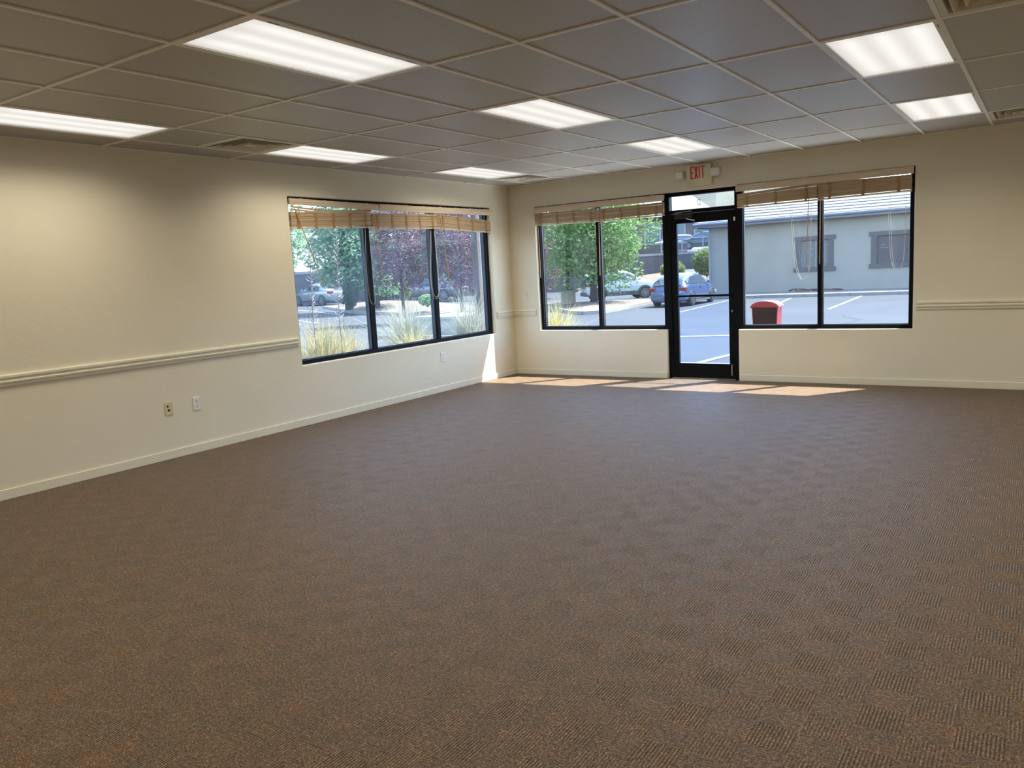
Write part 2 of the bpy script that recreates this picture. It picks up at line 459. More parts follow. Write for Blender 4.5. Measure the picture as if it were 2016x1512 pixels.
WL = (-4.005, -0.475, 0.635, 2.37)      # left window: y0 y1 z0 z1
WB = (0.435, 2.365, 0.635, 2.36)        # back left window
WD = (2.365, 3.305, 0.0, 2.36)          # door with transom
WR = (3.305, 5.225, 0.635, 2.37)        # back right window
HT = 3.3
slab_with_holes('wall_left', M_WALL, 'x', -0.2, 0.0, YF-0.2, 0.0, -0.06, HT, [WL])
slab_with_holes('wall_back', M_WALL, 'y', 0.0, 0.2, -0.2, XR+0.2, -0.06, HT, [WB, WD, WR])
slab_with_holes('wall_right', M_WALL, 'x', XR, XR+0.2, YF-0.2, 0.0, -0.06, HT, [])
slab_with_holes('wall_front', M_WALL, 'y', YF-0.2, YF, 0.0, XR, -0.06, HT, [])
struct(MB().box(0, XR, YF, 0.06, -0.06, 0.0).build('floor', M_CARPET))
struct(MB().box(-0.25, XR+0.25, YF-0.25, 0.25, HT, HT+0.12).build('roof_slab', M_STUCCO))

# ceiling: one mesh of lay-in tiles, cells with fixtures left out
LIGHT_CELLS = [(ci, rj) for ci in (0, 4, 8, 12) for rj in (0, 2, 4, 6, 8)]
VENTS = [(0, -4.695), (0, -0.42), (9, -4.695), (9, -0.42)]           # column, front edge y
def build_ceiling():
    xs = [0.0] + GX + [XR]; ys = [0.0] + GY + [YF]
    me = bpy.data.meshes.new('ceiling'); v = []; f = []; var = []
    random.seed(4)
    for i in range(len(xs)-1):
        for j in range(len(ys)-1):
            if (i-1, j-1) in LIGHT_CELLS: continue
            x0, x1, y1, y0 = xs[i], xs[i+1], ys[j], ys[j+1]
            if x1-x0 < .03 or y1-y0 < .03: continue
            spans = [(y0, y1)]
            for (vc, vy) in VENTS:
                if i-1 == vc:
                    new = []
                    for a, b in spans:
                        if vy <= b+.02 and vy > a+.02 and vy-0.61 >= a-0.05:
                            if b-vy > .03: new.append((vy, b))
                            if vy-0.61-a > .03: new.append((a, vy-0.61))
                        else: new.append((a, b))
                    spans = new
            for a, b in spans:
                n = len(v); z = H + 0.006
                v += [(x0,a,z),(x1,a,z),(x1,b,z),(x0,b,z),(x0,a,z+.016),(x1,a,z+.016),(x1,b,z+.016),(x0,b,z+.016)]
                f += [tuple(n+k for k in q) for q in ((0,3,2,1),(4,5,6,7),(0,1,5,4),(1,2,6,5),(2,3,7,6),(3,0,4,7))]
                c = random.uniform(0.93, 1.02); var += [c]*6
    me.from_pydata(v, [], f); me.materials.append(M_TILE)
    at = me.color_attributes.new('tilevar', 'FLOAT_COLOR', 'CORNER')
    k = 0
    for p in me.polygons:
        for li in p.loop_indices: at.data[li].color = (var[p.index],)*3 + (1,)
    o = bpy.data.objects.new('ceiling', me); COL.objects.link(o); return struct(o)
build_ceiling()
gm = MB()
for x in GX: gm.box(x-.012, x+.012, YF, 0, H-.002, H+.006)
for y in GY: gm.box(0, XR, y-.012, y+.012, H-.0015, H+.006)
for (vc, vy) in VENTS:
    gm.box(GX[vc], GX[vc]+.61, vy-.012+.005, vy+.012+.005, H-.001, H+.006)
    if vc == 0 or True: gm.box(GX[vc], GX[vc]+.61, vy-.61-.012-.003, vy-.61+.012-.003, H-.001, H+.006)
gm.box(0,.02,YF,0,H-.002,H+.006); gm.box(0,XR,-.02,0,H-.002,H+.006); gm.box(XR-.02,XR,YF,0,H-.002,H+.006); gm.box(0,XR,YF,YF+.02,H-.002,H+.006)
struct(gm.build('trim_1', M_GRID), 'white metal grid of the suspended ceiling')

# baseboards
def board(name, boxes): 
    mb = MB()
    for b in boxes: mb.box(*b)
    return struct(mb.build(name, M_TRIM, bevel=0.004))
board('baseboard_left', [(0, .013, YF, 0, 0, .078)])
board('baseboard_back', [(0.013, WD[0]-.012, -.013, 0, 0, .078), (WD[1]+.012, XR-.013, -.013, 0, 0, .078)])
board('baseboard_right', [(XR-.013, XR, YF, 0, 0, .078)])
board('baseboard_front', [(.013, XR-.013, YF, YF+.013, 0, .078)])
# chair rail profile (depth, z) swept along the walls
RAIL = [(0,.842),(.010,.842),(.014,.852),(.014,.866),(.022,.872),(.024,.884),(.016,.892),(.014,.902),(.026,.910),(.026,.926),(.018,.934),(0,.934)]
def rail(name, segs):
    mb = MB()
    for wall, a, b in segs:
        if wall == 'l': mb.prism(RAIL, a, b, lambda u, v, q: (u, q, v))
        elif wall == 'b': mb.prism(RAIL, a, b, lambda u, v, q: (q, -u, v))
        elif wall == 'r': mb.prism(RAIL, a, b, lambda u, v, q: (XR-u, q, v))
    return struct(mb.build(name, M_TRIM))
rail('trim_2', [('l', YF, -4.05)]); rail('trim_3', [('l', -.43, -.001), ('b', .001, .385)]); rail('trim_4', [('b', 5.262, XR)]); rail('trim_5', [('r', YF, -0.03)])

# ------------------------------------------------------------------ windows and door
FD0, FD1 = 0.055, 0.155           # frame depth behind the wall face
def window(name, axis, hole, mull, glass, drop_side=None):
    u0, u1, z0, z1 = hole
    root = bpy.data.objects.new(name, None); COL.objects.link(root); struct(root)
    root.location = ((u0+u1)/2, (FD0+FD1)/2, z0) if axis == 'y' else (-(FD0+FD1)/2, (u0+u1)/2, z0)
    def B(mb, a, b, d0, d1, c, d):
        if axis == 'y': mb.box(a, b, d0, d1, c, d)
        else: mb.box(-d1, -d0, a, b, c, d)
    fw = 0.045
    mb = MB()
    B(mb, u0, u1, FD0, FD1, z0, z0+fw); B(mb, u0, u1, FD0, FD1, z1-fw, z1)
    B(mb, u0, u0+fw, FD0, FD1, z0+fw, z1-fw); B(mb, u1-fw, u1, FD0, FD1, z0+fw, z1-fw)
    for m_ in mull: B(mb, m_-.025, m_+.025, FD0, FD1, z0+fw, z1-fw)
    mb.build('window_frame', M_BLACK, root, bevel=0.002)
    # gaskets and panes
    edges = [u0+fw] + [q for m_ in mull for q in (m_-.025, m_+.025)] + [u1-fw]
    gm_ = MB()
    for k in range(0, len(edges), 2):
        a, b = edges[k], edges[k+1]; c, d = z0+fw, z1-fw
        g = .008
        for (p, q, r_, s) in ((a, b, c, c+g), (a, b, d-g, d), (a, a+g, c, d), (b-g, b, c, d)): B(gm_, p, q, .088, .118, r_, s)
        pm = MB(); B(pm, a+.002, b-.002, .100, .106, c+.002, d-.002)
        # a single sheet is enough for thin glass
        pm = MB()
        if axis == 'y': pm.quad((a,.103,c),(b,.103,c),(b,.103,d),(a,.103,d))
        else: pm.quad((-.103,a,c),(-.103,b,c),(-.103,b,d),(-.103,a,d))
        pm.build('glass_pane', glass, root)
    gm_.build('gasket', M_GASKET, root)
    return root
window('window_1', 'x', WL, [-2.835, -1.655], M_GLASSL)
window('window_2', 'y', WB, [1.385], M_GLASS)
window('window_3', 'y', WR, [4.245], M_GLASS)

def door():
    root = bpy.data.objects.new('door_1', None); COL.objects.link(root); struct(root); root.location = (2.835, .1, 0)
    x0, x1, z1 = WD[0], WD[1], WD[3]
    mb = MB()
    mb.box(x0, x0+.05, FD0, FD1, 0, z1); mb.box(x1-.05, x1, FD0, FD1, 0, z1)
    mb.box(x0+.05, x1-.05, FD0, FD1, z1-.045, z1); mb.box(x0+.05, x1-.05, FD0, FD1, 2.095, 2.14)
    mb.build('door_frame', M_BLACK, root, bevel=0.002)
    pm = MB().quad((x0+.05,.103,2.14),(x1-.05,.103,2.14),(x1-.05,.103,z1-.045),(x0+.05,.103,z1-.045))
    pm.build('transom_glass', M_GLASS, root)
    # leaf
    a, b = x0+.054, x1-.054
    gx0, gx1, gz0, gz1 = 2.502, 3.165, .195, 1.972
    lf = MB()
    lf.box(a, gx0, .07, .115, .012, 2.09); lf.box(gx1, b, .07, .115, .012, 2.09)
    lf.box(gx0, gx1, .07, .115, .012, gz0); lf.box(gx0, gx1, .07, .115, gz1, 2.09)
    leaf = lf.build('door_leaf', M_BLACK, root, bevel=0.002)
    MB().quad((gx0,.093,gz0),(gx1,.093,gz0),(gx1,.093,gz1),(gx0,.093,gz1)).build('door_glass', M_GLASSD, leaf)
    MB().box(gx0-.02, gx1+.02, .035, .060, 1.045, 1.072).box(gx0-.015,gx0+.005,.055,.075,1.045,1.072).box(gx1-.005,gx1+.015,.055,.075,1.045,1.072).build('push_bar', M_BLACK, leaf, bevel=.003)
    MB().lathe([(.012,0),(.012,-.01),(.009,-.014)], (3.21,.07,.86), 14, 'y').box(3.205,3.215,.045,.06,.845,.875).build('lock_turn', M_STEEL, leaf, label='small steel lock turn')
    MB().box(3.19,3.20,.06,.072,.05,.19).build('flush_bolt', M_STEEL, leaf)
    MB().box(3.245,3.265,.045,.058,1.955,2.0).build('contact_sensor', M_WHITEP, root)
    cl = MB().box(2.50,2.73,.02,.068,2.03,2.085).box(2.60,2.63,.03,.06,2.085,2.12)
    cb = cl.build('door_closer', M_GASKET, leaf)
    MB().bar((2.655,.03,2.025),(2.77,-.02,1.995),.022,.008).bar((2.50,.028,2.105),(2.72,.03,2.115),.014,.006).build('closer_arm', M_STEEL, cb)
    MB().box(x0+.05, x1-.05, .02, .18, 0.0, .012).build('threshold', M_STEEL, root)
door()

# mirrored unit letter on the transom glass
def text_mesh(name, body, size, mat, M, extrude=0.001, sx=1.0):
    cu = bpy.data.curves.new(name, 'FONT'); cu.body = body; cu.size = size; cu.extrude = extrude; cu.align_x = 'CENTER'; cu.align_y = 'CENTER'; cu.resolution_u = 6
    to = bpy.data.objects.new(name, cu); COL.objects.link(to)
    dg = bpy.context.evaluated_depsgraph_get(); me = bpy.data.meshes.new_from_object(to.evaluated_get(dg))
    bpy.data.objects.remove(to)
    for v in me.vertices: v.co = M @ Vector((v.co.x*sx, v.co.y, v.co.z))
    me.materials.clear(); me.materials.append(mat)
    o = bpy.data.objects.new(name, me); COL.objects.link(o); return o
M_INK = simple('dark_blue_vinyl', (0.05,0.06,0.14), None, 5, 0.5)
M_face = Matrix(((1,0,0,0),(0,0,1,0),(0,1,0,0),(0,0,0,1)))      # text plane -> xz plane
lett = MB()
# a thin outline letter D seen from behind
lx, lz, lw, lh, th = 2.79, 2.218, .034, .075, .006
pts = [(lx+lw/2, lz-lh/2), (lx+lw/2, lz+lh/2)]
arc = [(lx+lw/2 - lw*math.sin(a)*1.0, lz + lh/2*math.cos(a)) for a in [math.pi*k/14 for k in range(15)]]
lett.bar((lx+lw/2, .1015, lz-lh/2), (lx+lw/2, .1015, lz+lh/2), th, .001, (0,1,0))
for k in range(14): lett.bar((arc[k][0], .1015, arc[k][1]), (arc[k+1][0], .1015, arc[k+1][1]), .001, th, (0,1,0)) if False else lett.bar((arc[k][0], .1015, arc[k][1]), (arc[k+1][0], .1015, arc[k+1][1]), th, .001, (0,1,0))
tag(lett.build('letter_decal', M_INK), 'small dark mirrored letter D on the glass above the door', 'letter')

# ------------------------------------------------------------------ ceiling lights
def make_light():
    root = thing('ceiling_light', '', 'ceiling light', group='recessed fluorescent ceiling lights')
    hw, hl = .2935, .598
    fr = MB()
    for (a, b, c, d) in ((-hw, hw, -hl, -hl+.022), (-hw, hw, hl-.022, hl), (-hw, -hw+.022, -hl+.022, hl-.022), (hw-.022, hw, -hl+.022, hl-.022)):
        fr.box(a, b, c, d, .0, .012)
    fr.build('frame', M_GRID, root, local=True)
    MB().box(-hw, hw, -hl, hl, .05, .1).build('housing', M_GRID, root, local=True)
    MB().quad((-hw+.02,-hl+.02,.009),(hw-.02,-hl+.02,.009),(hw-.02,hl-.02,.009),(-hw+.02,hl-.02,.009)).build('diffuser', M_DIFF, root, local=True)
    la = MB().box(hw-.010, hw-.006, hl-.16, hl-.09, -.001, .001).box(hw-.010, hw-.006, -hl+.09, -hl+.16, -.001, .001)
    la.build_each('latch', M_GASKET, root, local=True)
    ld = bpy.data.lights.new('tube_light', 'AREA'); ld.shape = 'RECTANGLE'; ld.size = .53; ld.size_y = 1.13
    ld.energy = PANEL_W; ld.color = (1.0, 0.90, 0.71); ld.spread = R(146)
    lo = bpy.data.objects.new('tube_light', ld); COL.objects.link(lo); lo.parent = root; lo.location = (0, 0, .003)
    return root
pos_words = {
 (4,4): 'large lit ceiling panel at the top left, nearest the viewer',
 (0,4): 'lit ceiling panel cut by the left edge above the chair-railed wall',
 (4,2): 'lit ceiling panel mid-ceiling, between the nearest panel and the exit sign',
 (0,2): 'lit ceiling panel beside the left wall air vent, above the left window',
 (0,0): 'farthest left lit ceiling panel, next to the corner air vent',
 (4,0): 'lit ceiling panel closest to the exit sign',
 (8,2): 'larger lit ceiling panel at the upper right',
 (8,0): 'smaller lit ceiling panel at the right above the right window',
}
proto = make_light(); first = True
for (ci, rj) in LIGHT_CELLS:
    if (ci, rj) in pos_words: lab = pos_words[(ci, rj)]
    else: lab = 'lit ceiling panel outside the photo, %s, %s' % (['row nearest the windows', '', 'second row from the windows', '', 'third row', '', 'fourth row', '', 'rearmost row'][rj], {0: 'left wall column', 4: 'second column', 8: 'third column', 12: 'right wall column'}[ci])
    if GX[ci] + .6 > XR - .3 and ci == 12: pass
    o = proto if first else copy_tree(proto); first = False
    o.location = (GX[ci]+.305, (GY[rj]+GY[rj+1])/2, H-.002); o['label'] = lab

# ------------------------------------------------------------------ air vents
def make_vent():
    root = thing('air_vent', '', 'air vent', group='square ceiling air vents')
    s = .292
    def ring(mb, a, za, b, zb, t=.003):
        # sloped square ring from half-size a (z za) to b (z zb)
        for k in range(4):
            M = Matrix.Rotation(k*math.pi/2, 4, 'Z')
            P = [(-a,-a,za),(a,-a,za),(b,-b,zb),(-b,-b,zb)]
            n = len(mb.v); mb.v += [tuple(M @ Vector(p)) for p in P] + [tuple(M @ Vector((p[0],p[1],p[2]+t))) for p in P]
            mb.f += [(n,n+1,n+2,n+3),(n+7,n+6,n+5,n+4),(n,n+4,n+5,n+1),(n+3,n+2,n+6,n+7)]
    fr = MB(); ring(fr, s, -.001, s-.035, -.001); ring(fr, s-.035, -.001, s-.05, .05)
    fr.build('frame', M_VENT, root, local=True)
    for k, a in enumerate((.225, .165, .105)):
        mb = MB(); ring(mb, a, -.004, a-.028, .034); ring(mb, a+.006, -.006, a, -.004)
        mb.build('louver_ring', M_VENT, root, local=True)
    MB().box(-.045, .045, -.045, .045, -.002, .002).build('centre_plate', M_VENT, root, local=True)
    MB().box(-s, s, -s, s, .08, .084).build('duct', M_DARKHOLE, root, local=True)
    return root
vp = make_vent(); first = True
vl = {(0,-4.695): 'square louvred air vent beside the ceiling panel above the left wall', (0,-.42): 'small square air vent in the ceiling near the far corner',
      (9,-4.695): 'louvred air vent cut off at the top right corner', (9,-.42): 'louvred air vent at the right edge, close to the back wall'}
for (vc, vy) in VENTS:
    o = vp if first else copy_tree(vp); first = False
    o.location = (GX[vc]+.305, vy-.305, H+.001); o['label'] = vl[(vc, vy)]

# ------------------------------------------------------------------ exit sign
def exit_sign():
    root = thing('exit_sign', 'cream exit sign with red letters and two lamp heads above the door', 'exit sign', (2.86, 0, 2.41))
    MB().box(2.70, 3.01, -.055, 0, 2.41, 2.66).build('sign_body', M_CREAMP, root, bevel=.006)
    MB().box(2.722, 2.988, -.0575, -.0545, 2.435, 2.655).build('sign_face', M_CREAMP, root)
    # condensed block letters drawn as strokes
    L = MB(); z0, z1 = 2.488, 2.636; s = .013; yb, yf = -.0605, -.0570
    def B(a, b, c, d): L.box(a, b, yb, yf, c, d)
    x = 2.753; B(x, x+s, z0, z1); B(x+s, x+.040, z0, z0+s); B(x+s, x+.040, z1-s, z1); B(x+s, x+.034, (z0+z1)/2-s/2, (z0+z1)/2+s/2)
    x = 2.802
    L.prism([(x, z0), (x+.015, z0), (x+.047, z1), (x+.032, z1)], yb, yf, lambda u, v, q: (u, q, v))
    L.prism([(x+.032, z0), (x+.047, z0), (x+.015, z1), (x, z1)], yb-.0003, yf, lambda u, v, q: (u, q, v))
    x = 2.860; B(x, x+s, z0, z1)
    x = 2.884; B(x, x+.055, z1-s, z1); B(x+.021, x+.021+s, z0, z1-s)
    L.build('lettering', M_RED, root, label='red EXIT lettering')
    for cx, s_ in ((2.607, -1), (3.063, 1)):
        h = MB().box(cx-.055, cx+.055, -.075, -.012, 2.50, 2.60)
        lh = h.build('lamp_head', M_LAMPW, root, bevel=.014)
        MB().box(cx-.042, cx+.042, -.079, -.074, 2.513, 2.587).build('lamp_lens', M_WHITEP, lh, bevel=.006)
        MB().tube([(cx, -.04, 2.55), (cx - s_*.07, -.03, 2.55)], .012).build('bracket', M_LAMPW, root)
exit_sign()

# ------------------------------------------------------------------ switch and outlets
def plate(name, label, cat, wall, u, z, wdt, hgt, mat, kind):
    def P(a, b, d0, d1, c, d):
        return (a, b, -d1, -d0, c, d) if wall == 'b' else (d0, d1, a, b, c, d)
    root = thing(name, label, cat, (u, 0, z) if wall == 'b' else (0, u, z))
    MB().box(*P(u-wdt/2, u+wdt/2, 0, .007, z-hgt/2, z+hgt/2)).build('cover_plate', mat, root, bevel=.003)
    if kind == 'switch':
        for s in (-1, 1):
            c = u + s*.023
            tg = MB().box(*P(c-.0055, c+.0055, .007, .017, z-.006, z+.012)).box(*P(c-.011, c+.011, .0065, .009, z-.02, z+.02))
            tg.build('toggle', mat, root)
    elif kind == 'outlet':
        for s in (-1, 1):
            c = z + s*.024
            rc = MB().box(*P(u-.017, u+.017, .006, .009, c-.014, c+.014)).build('receptacle', mat, root, bevel=.003)
            sl = MB()
            for t in (-1, 1): sl.box(*P(u+t*.0065-.0016, u+t*.0065+.0016, .0085, .0095, c-.001, c+.009))
            sl.box(*P(u-.003, u+.003, .0085, .0095, c-.011, c-.005))
            sl.build_each('slot', M_GASKET, rc)
        MB().box(*P(u-.003, u+.003, .007, .0085, z-.003, z+.003)).build('screw', M_STEEL, root)
    else:
        MB().box(*P(u-.012-.008, u-.012+.006, .006, .0085, z+.014, z+.030)).build('coax_port', M_GASKET, root)
        MB().box(*P(u-.016, u+.004, .006, .0085, z-.022, z-.004)).build('phone_port', M_GASKET, root)
        MB().box(*P(u+.014-.004, u+.014+.004, .006, .010, z+.018, z+.026)).box(*P(u+.014-.004, u+.014+.004, .006, .010, z-.02, z-.012)).build_each('screw', M_IVORY, root)
    return root
plate('light_switch', 'double toggle light switch on the back wall, left of the windows', 'light switch', 'b', .195, 1.14, .115, .118, M_LAMPW, 'switch')
plate('wall_outlet', 'white duplex outlet on the left wall beside the ivory jack plate', 'outlet', 'l', -5.29, .45, .075, .118, M_WHITEP, 'outlet')
plate('jack_plate', 'ivory phone and cable jack plate low on the left wall', 'jack plate', 'l', -5.57, .45, .075, .118, M_IVORY, 'jack')
plate('wall_outlet', 'pale outlet under the left window', 'outlet', 'l', -1.70, .45, .075, .118, M_WHITEP, 'outlet')
# hinge side stopper at the door, small clip
# ------------------------------------------------------------------ blinds
def blind(label, axis, a, b, zb_a, zb_b, zt_a, zt_b, depth=.0, tapes=4, wand=None, loop=None, sag=None, loose=0, dark_head=True, seed=0, wall_shift=.0):
    """horizontal wood blind raised into a stack. a..b along the wall, bottom/top heights at both ends."""
    rnd = random.Random(seed)
    d0, d1 = -.012, .040           # slat depth range (into the recess)
    def P(u, d, z): return (u, d, z) if axis == 'y' else (-d, u, z)
    mid = (a+b)/2
    root = thing('window_blind', label, 'blind', P(mid, 0.014, (zb_a+zb_b)/2), group='raised wooden window blinds')
    L = b-a
    def zlerp(za, zb, t): return za + (zb-za)*t
    def slab(mb, zfun, th, e0=a, e1=b, dd0=d0, dd1=d1, nseg=10, bow=0.003):
        n = len(mb.v)
        for i in range(nseg+1):
            t = i/nseg; u = e0 + (e1-e0)*t; z = zfun(t)
            mb.v += [P(u, dd0, z), P(u, (dd0+dd1)/2, z+bow), P(u, dd1, z), P(u, dd1, z+th), P(u, (dd0+dd1)/2, z+th+bow), P(u, dd0, z+th)]
        for i in range(nseg):
            for k in range(6):
                p = n+i*6+k; q = n+i*6+(k+1) % 6
                mb.f.append((p, q, q+6, p+6))
        mb.f.append(tuple(n+k for k in range(6))[::-1]); mb.f.append(tuple(n+nseg*6+k for k in range(6)))
    # bottom rail
    mb = MB(); slab(mb, lambda t: zlerp(zb_a, zb_b, t), .017, bow=.0)
    mb.build('bottom_rail', M_VAL, root)
    ns = 10
    mb = MB()
    for k in range(ns):
        j1 = rnd.uniform(-.003, .003); j2 = rnd.uniform(-.003, .003)
        off = rnd.uniform(-.002, .002)
        def zf(t, k=k, j1=j1, j2=j2):
            f = (k+.5)/ns
            lo = zlerp(zb_a, zb_b, t)+.0185; hi = zlerp(zt_a, zt_b, t)
            return lo + (hi-lo)*f + zlerp(j1, j2, t)
        slab(mb, zf, max(.006, ((zlerp(zt_a, zt_b, .5)-zlerp(zb_a, zb_b, .5)-.0185)/ns)-.0022), a+off, b+off, d0+rnd.uniform(-.003,.003), d1)
    if sag:
        for (za, zm, zb) in sag:
            slab(mb, lambda t, za=za, zm=zm, zb=zb: (1-t)*(1-t)*za + 2*t*(1-t)*zm + t*t*zb, .004, d0-.004, b) if False else slab(mb, lambda t, za=za, zm=zm, zb=zb: (1-t)*(1-t)*za + 2*t*(1-t)*zm + t*t*zb, .020, bow=.0, dd0=d0-.004, dd1=d0+.001)
    mb.build('slat_stack', M_SLAT, root)
    # ladder tapes across the stack front
    for k in range(tapes):
        t = (k+.35)/(tapes-.3); u = a+L*t
        zb = zlerp(zb_a, zb_b, t)+.004; zt = zlerp(zt_a, zt_b, t)+.002
        tp = MB()
        m_ = 7
        for i in range(m_):
            z0_ = zb+(zt-zb)*i/m_; sh = rnd.uniform(-.006, .006)
            wdt = rnd.uniform(.012, .02)
            x0, x1 = u+sh-wdt, u+sh+wdt
            if axis == 'y': tp.box(x0, x1, d0-.006, d0-.001, z0_, z0_+(zt-zb)/m_*.8)
            else: tp.box(-d0+.001, -d0+.006, x0, x1, z0_, z0_+(zt-zb)/m_*.8)
        tp.build('ladder_tape', M_TAPE, root)
    # head rail and hanging lift cords
    hz = 2.30
    mb = MB()
    if axis == 'y': mb.box(a, b, .0, .045, hz, hz+.045)
    else: mb.box(-.045, .0, a, b, hz, hz+.045)
    mb.build('head_rail', M_TAPE, root)
    lc = MB()
    for k in range(tapes):
        t = (k+.35)/(tapes-.3); u = a+L*t
        lc.tube([P(u, .014, zlerp(zt_a, zt_b, t)), P(u, .014, hz)], .0014, 5)
    lc.build_each('lift_cord', M_CORDW, root)
    if wand:
        u0_, z0_, u1_, z1_ = wand
        wm = MB().tube([P(u0_, -.026, z0_), P(u1_, -.030, z1_)], .0045, 8)
        wm.build('tilt_wand', M_WAND, root)
    if loop:
        for (pts, mt) in loop:
            cm = MB().tube([P(u, -.028-.004*i/len(pts), z) for i, (u, z) in enumerate(pts)], .0018, 6)
            cm.build('pull_cord', mt, root)
    return root
def cat(pts, n=8):
    """smooth (Catmull-Rom) through 2D points"""
    out = []
    P = [pts[0]] + list(pts) + [pts[-1]]
    for i in range(1, len(P)-2):
        p0, p1, p2, p3 = P[i-1], P[i], P[i+1], P[i+2]
        for k in range(n):
            t = k/n
            out.append(tuple(0.5*((2*p1[j]) + (-p0[j]+p2[j])*t + (2*p0[j]-5*p1[j]+4*p2[j]-p3[j])*t*t + (-p0[j]+3*p1[j]-3*p2[j]+p3[j])*t**3) for j in (0,1)))
    out.append(tuple(pts[-1])); return out
# left wall
blind('drooping wooden blind with gaping top slats at the left end of the left window', 'x', -3.995, -2.83, 2.04, 2.07, 2.205, 2.235, tapes=5,
      wand=(-3.95, 2.25, -3.635, 1.435), sag=[(2.257, 2.205, 2.262), (2.232, 2.180, 2.248)], seed=1)
blind('raised wooden blind over the middle pane of the left window', 'x', -2.815, -1.64, 2.05, 2.075, 2.225, 2.245, tapes=5,
      wand=(-2.80, 2.23, -2.725, 1.48), loop=[(cat([(-2.955,2.05),(-2.975,1.8),(-2.985,1.6),(-2.97,1.28),(-2.925,1.205),(-2.885,1.25),(-2.885,1.5),(-2.90,1.9),(-2.90,2.05)]), M_CORD)], seed=2)
blind('raised wooden blind at the corner end of the left window, sloping down to the right', 'x', -1.63, -.48, 2.075, 2.035, 2.25, 2.195, tapes=4,
      wand=(-1.60, 2.25, -1.49, 1.40), loop=[(cat([(-1.80,2.05),(-1.82,1.8),(-1.86,1.45),(-1.83,1.27),(-1.78,1.22),(-1.725,1.28),(-1.72,1.5),(-1.74,2.05)]), M_CORDW),
      (cat([(-1.81,2.05),(-1.83,1.8),(-1.87,1.5),(-1.85,1.25),(-1.785,1.20),(-1.72,1.27),(-1.71,1.5),(-1.73,2.05)]), M_CORD)], seed=3)
# back wall
blind('raised wooden blind over the leftmost pane of the back wall', 'y', .452, 1.425, 2.105, 2.085, 2.265, 2.25, tapes=4, wand=(.50, 2.26, .505, 1.375), seed=4)
blind('raised wooden blind over the pane left of the door', 'y', 1.44, 2.362, 2.08, 2.088, 2.243, 2.245, tapes=4, wand=(1.425+.03, 2.24, 1.43+.012, 1.37), seed=5)
blind('raised wooden blind over the pane right of the door', 'y', 3.31, 4.228, 2.095, 2.10, 2.252, 2.292, tapes=3, wand=(4.145, 2.26, 4.115, 1.375),
      loop=[(cat([(3.93,2.1),(3.95,1.85),(3.98,1.45),(4.02,1.28),(4.06,1.22),(4.10,1.24),(4.15,1.33),(4.16,1.6),(4.17,2.1)]), M_CORDW),
            (cat([(3.955,2.1),(3.97,1.85),(4.0,1.45),(4.04,1.27),(4.08,1.215),(4.13,1.28),(4.16,1.5),(4.18,2.1)]), M_CORDW)], seed=6)
blind('raised wooden blind over the rightmost pane of the back wall', 'y', 4.24, 5.195, 2.10, 2.108, 2.285, 2.278, tapes=3, wand=(4.27, 2.28, 4.262, 1.385),
      loop=[(cat([(4.97,2.1),(4.98,1.8),(5.0,1.45),(5.03,1.31),(5.06,1.285),(5.11,1.30),(5.14,1.5),(5.15,2.1)]), M_CORDW),
            (cat([(4.99,2.1),(5.0,1.8),(5.02,1.45),(5.05,1.30),(5.09,1.28),(5.13,1.40),(5.145,1.8),(5.13,2.1)]), M_CORDW)], seed=7)
# valances
VALP = [(0,0),(.010,-.0),(.014,.010),(.014,.030),(.018,.036),(.018,.052),(.012,.060),(.012,.070),(.016,.076),(0,.078)]
def valance(label, axis, a, b, za, zb, off=.016, ends=True, h=1.0):
    mb = MB(); n = len(VALP)
    def P(u, d, z): return (u, -d, z) if axis == 'y' else (d, u, z)
    for (u, z0_) in ((a, za), (b, zb)):
        mb.v += [P(u, off+d, z0_+z*h) for d, z in VALP]
    mb.f += [(k, (k+1) % n, n+(k+1) % n, n+k) for k in range(n)] + [tuple(range(n)), tuple(range(2*n-1, n-1, -1))]
    root = thing('valance', label, 'valance', P((a+b)/2, off, (za+zb)/2), group='wooden blind valances')
    mb.build('front_board', M_VAL, root)
    if ends:
        for u, z_ in ((a, za), (b, zb)):
            s = .006
            rb = MB()
            if axis == 'y': rb.box(min(u,u+s) if u==a else u-s, u+s if u==a else u, -off, -.0005, z_, z_+.076*h)
            else: rb.box(.0005, off, u if u==a else u-s, u+s if u==a else u, z_, z_+.076*h)
            rb.build('end_return', M_VAL, root)
    # little clips along the top
    cl = MB()
    k = int((b-a)/.3)
    for i in range(k):
        u = a + (b-a)*(i+.5)/k; z_ = za+(zb-za)*(i+.5)/k+.076*h
        if axis == 'y': cl.box(u-.012, u+.012, -off-.004, .0, z_, z_+.006)
        else: cl.box(-.0, off+.004, u-.012, u+.012, z_, z_+.006)
    cl.build_each('clip', M_WHITEP, root)
    return root
valance('wooden valance sagging over the left pane of the left window', 'x', -4.0, -2.70, 2.288, 2.268, off=.004, h=.85)
valance('long wooden valance over the middle and corner panes of the left window', 'x', -2.685, -.44, 2.262, 2.27, off=.012)
valance('wooden valance over the window left of the door', 'y', .455, 2.375, 2.273, 2.268, off=.014)
valance('wooden valance over the window right of the door', 'y', 3.30, 5.215, 2.285, 2.29, off=.016)

# ================================================================== OUTSIDE
def S(t): t = max(0, min(1, t)); return t*t*(3-2*t)
def gz(x, y): return -.06 - .39*S((y-2)/12)*S((x+30)/14)

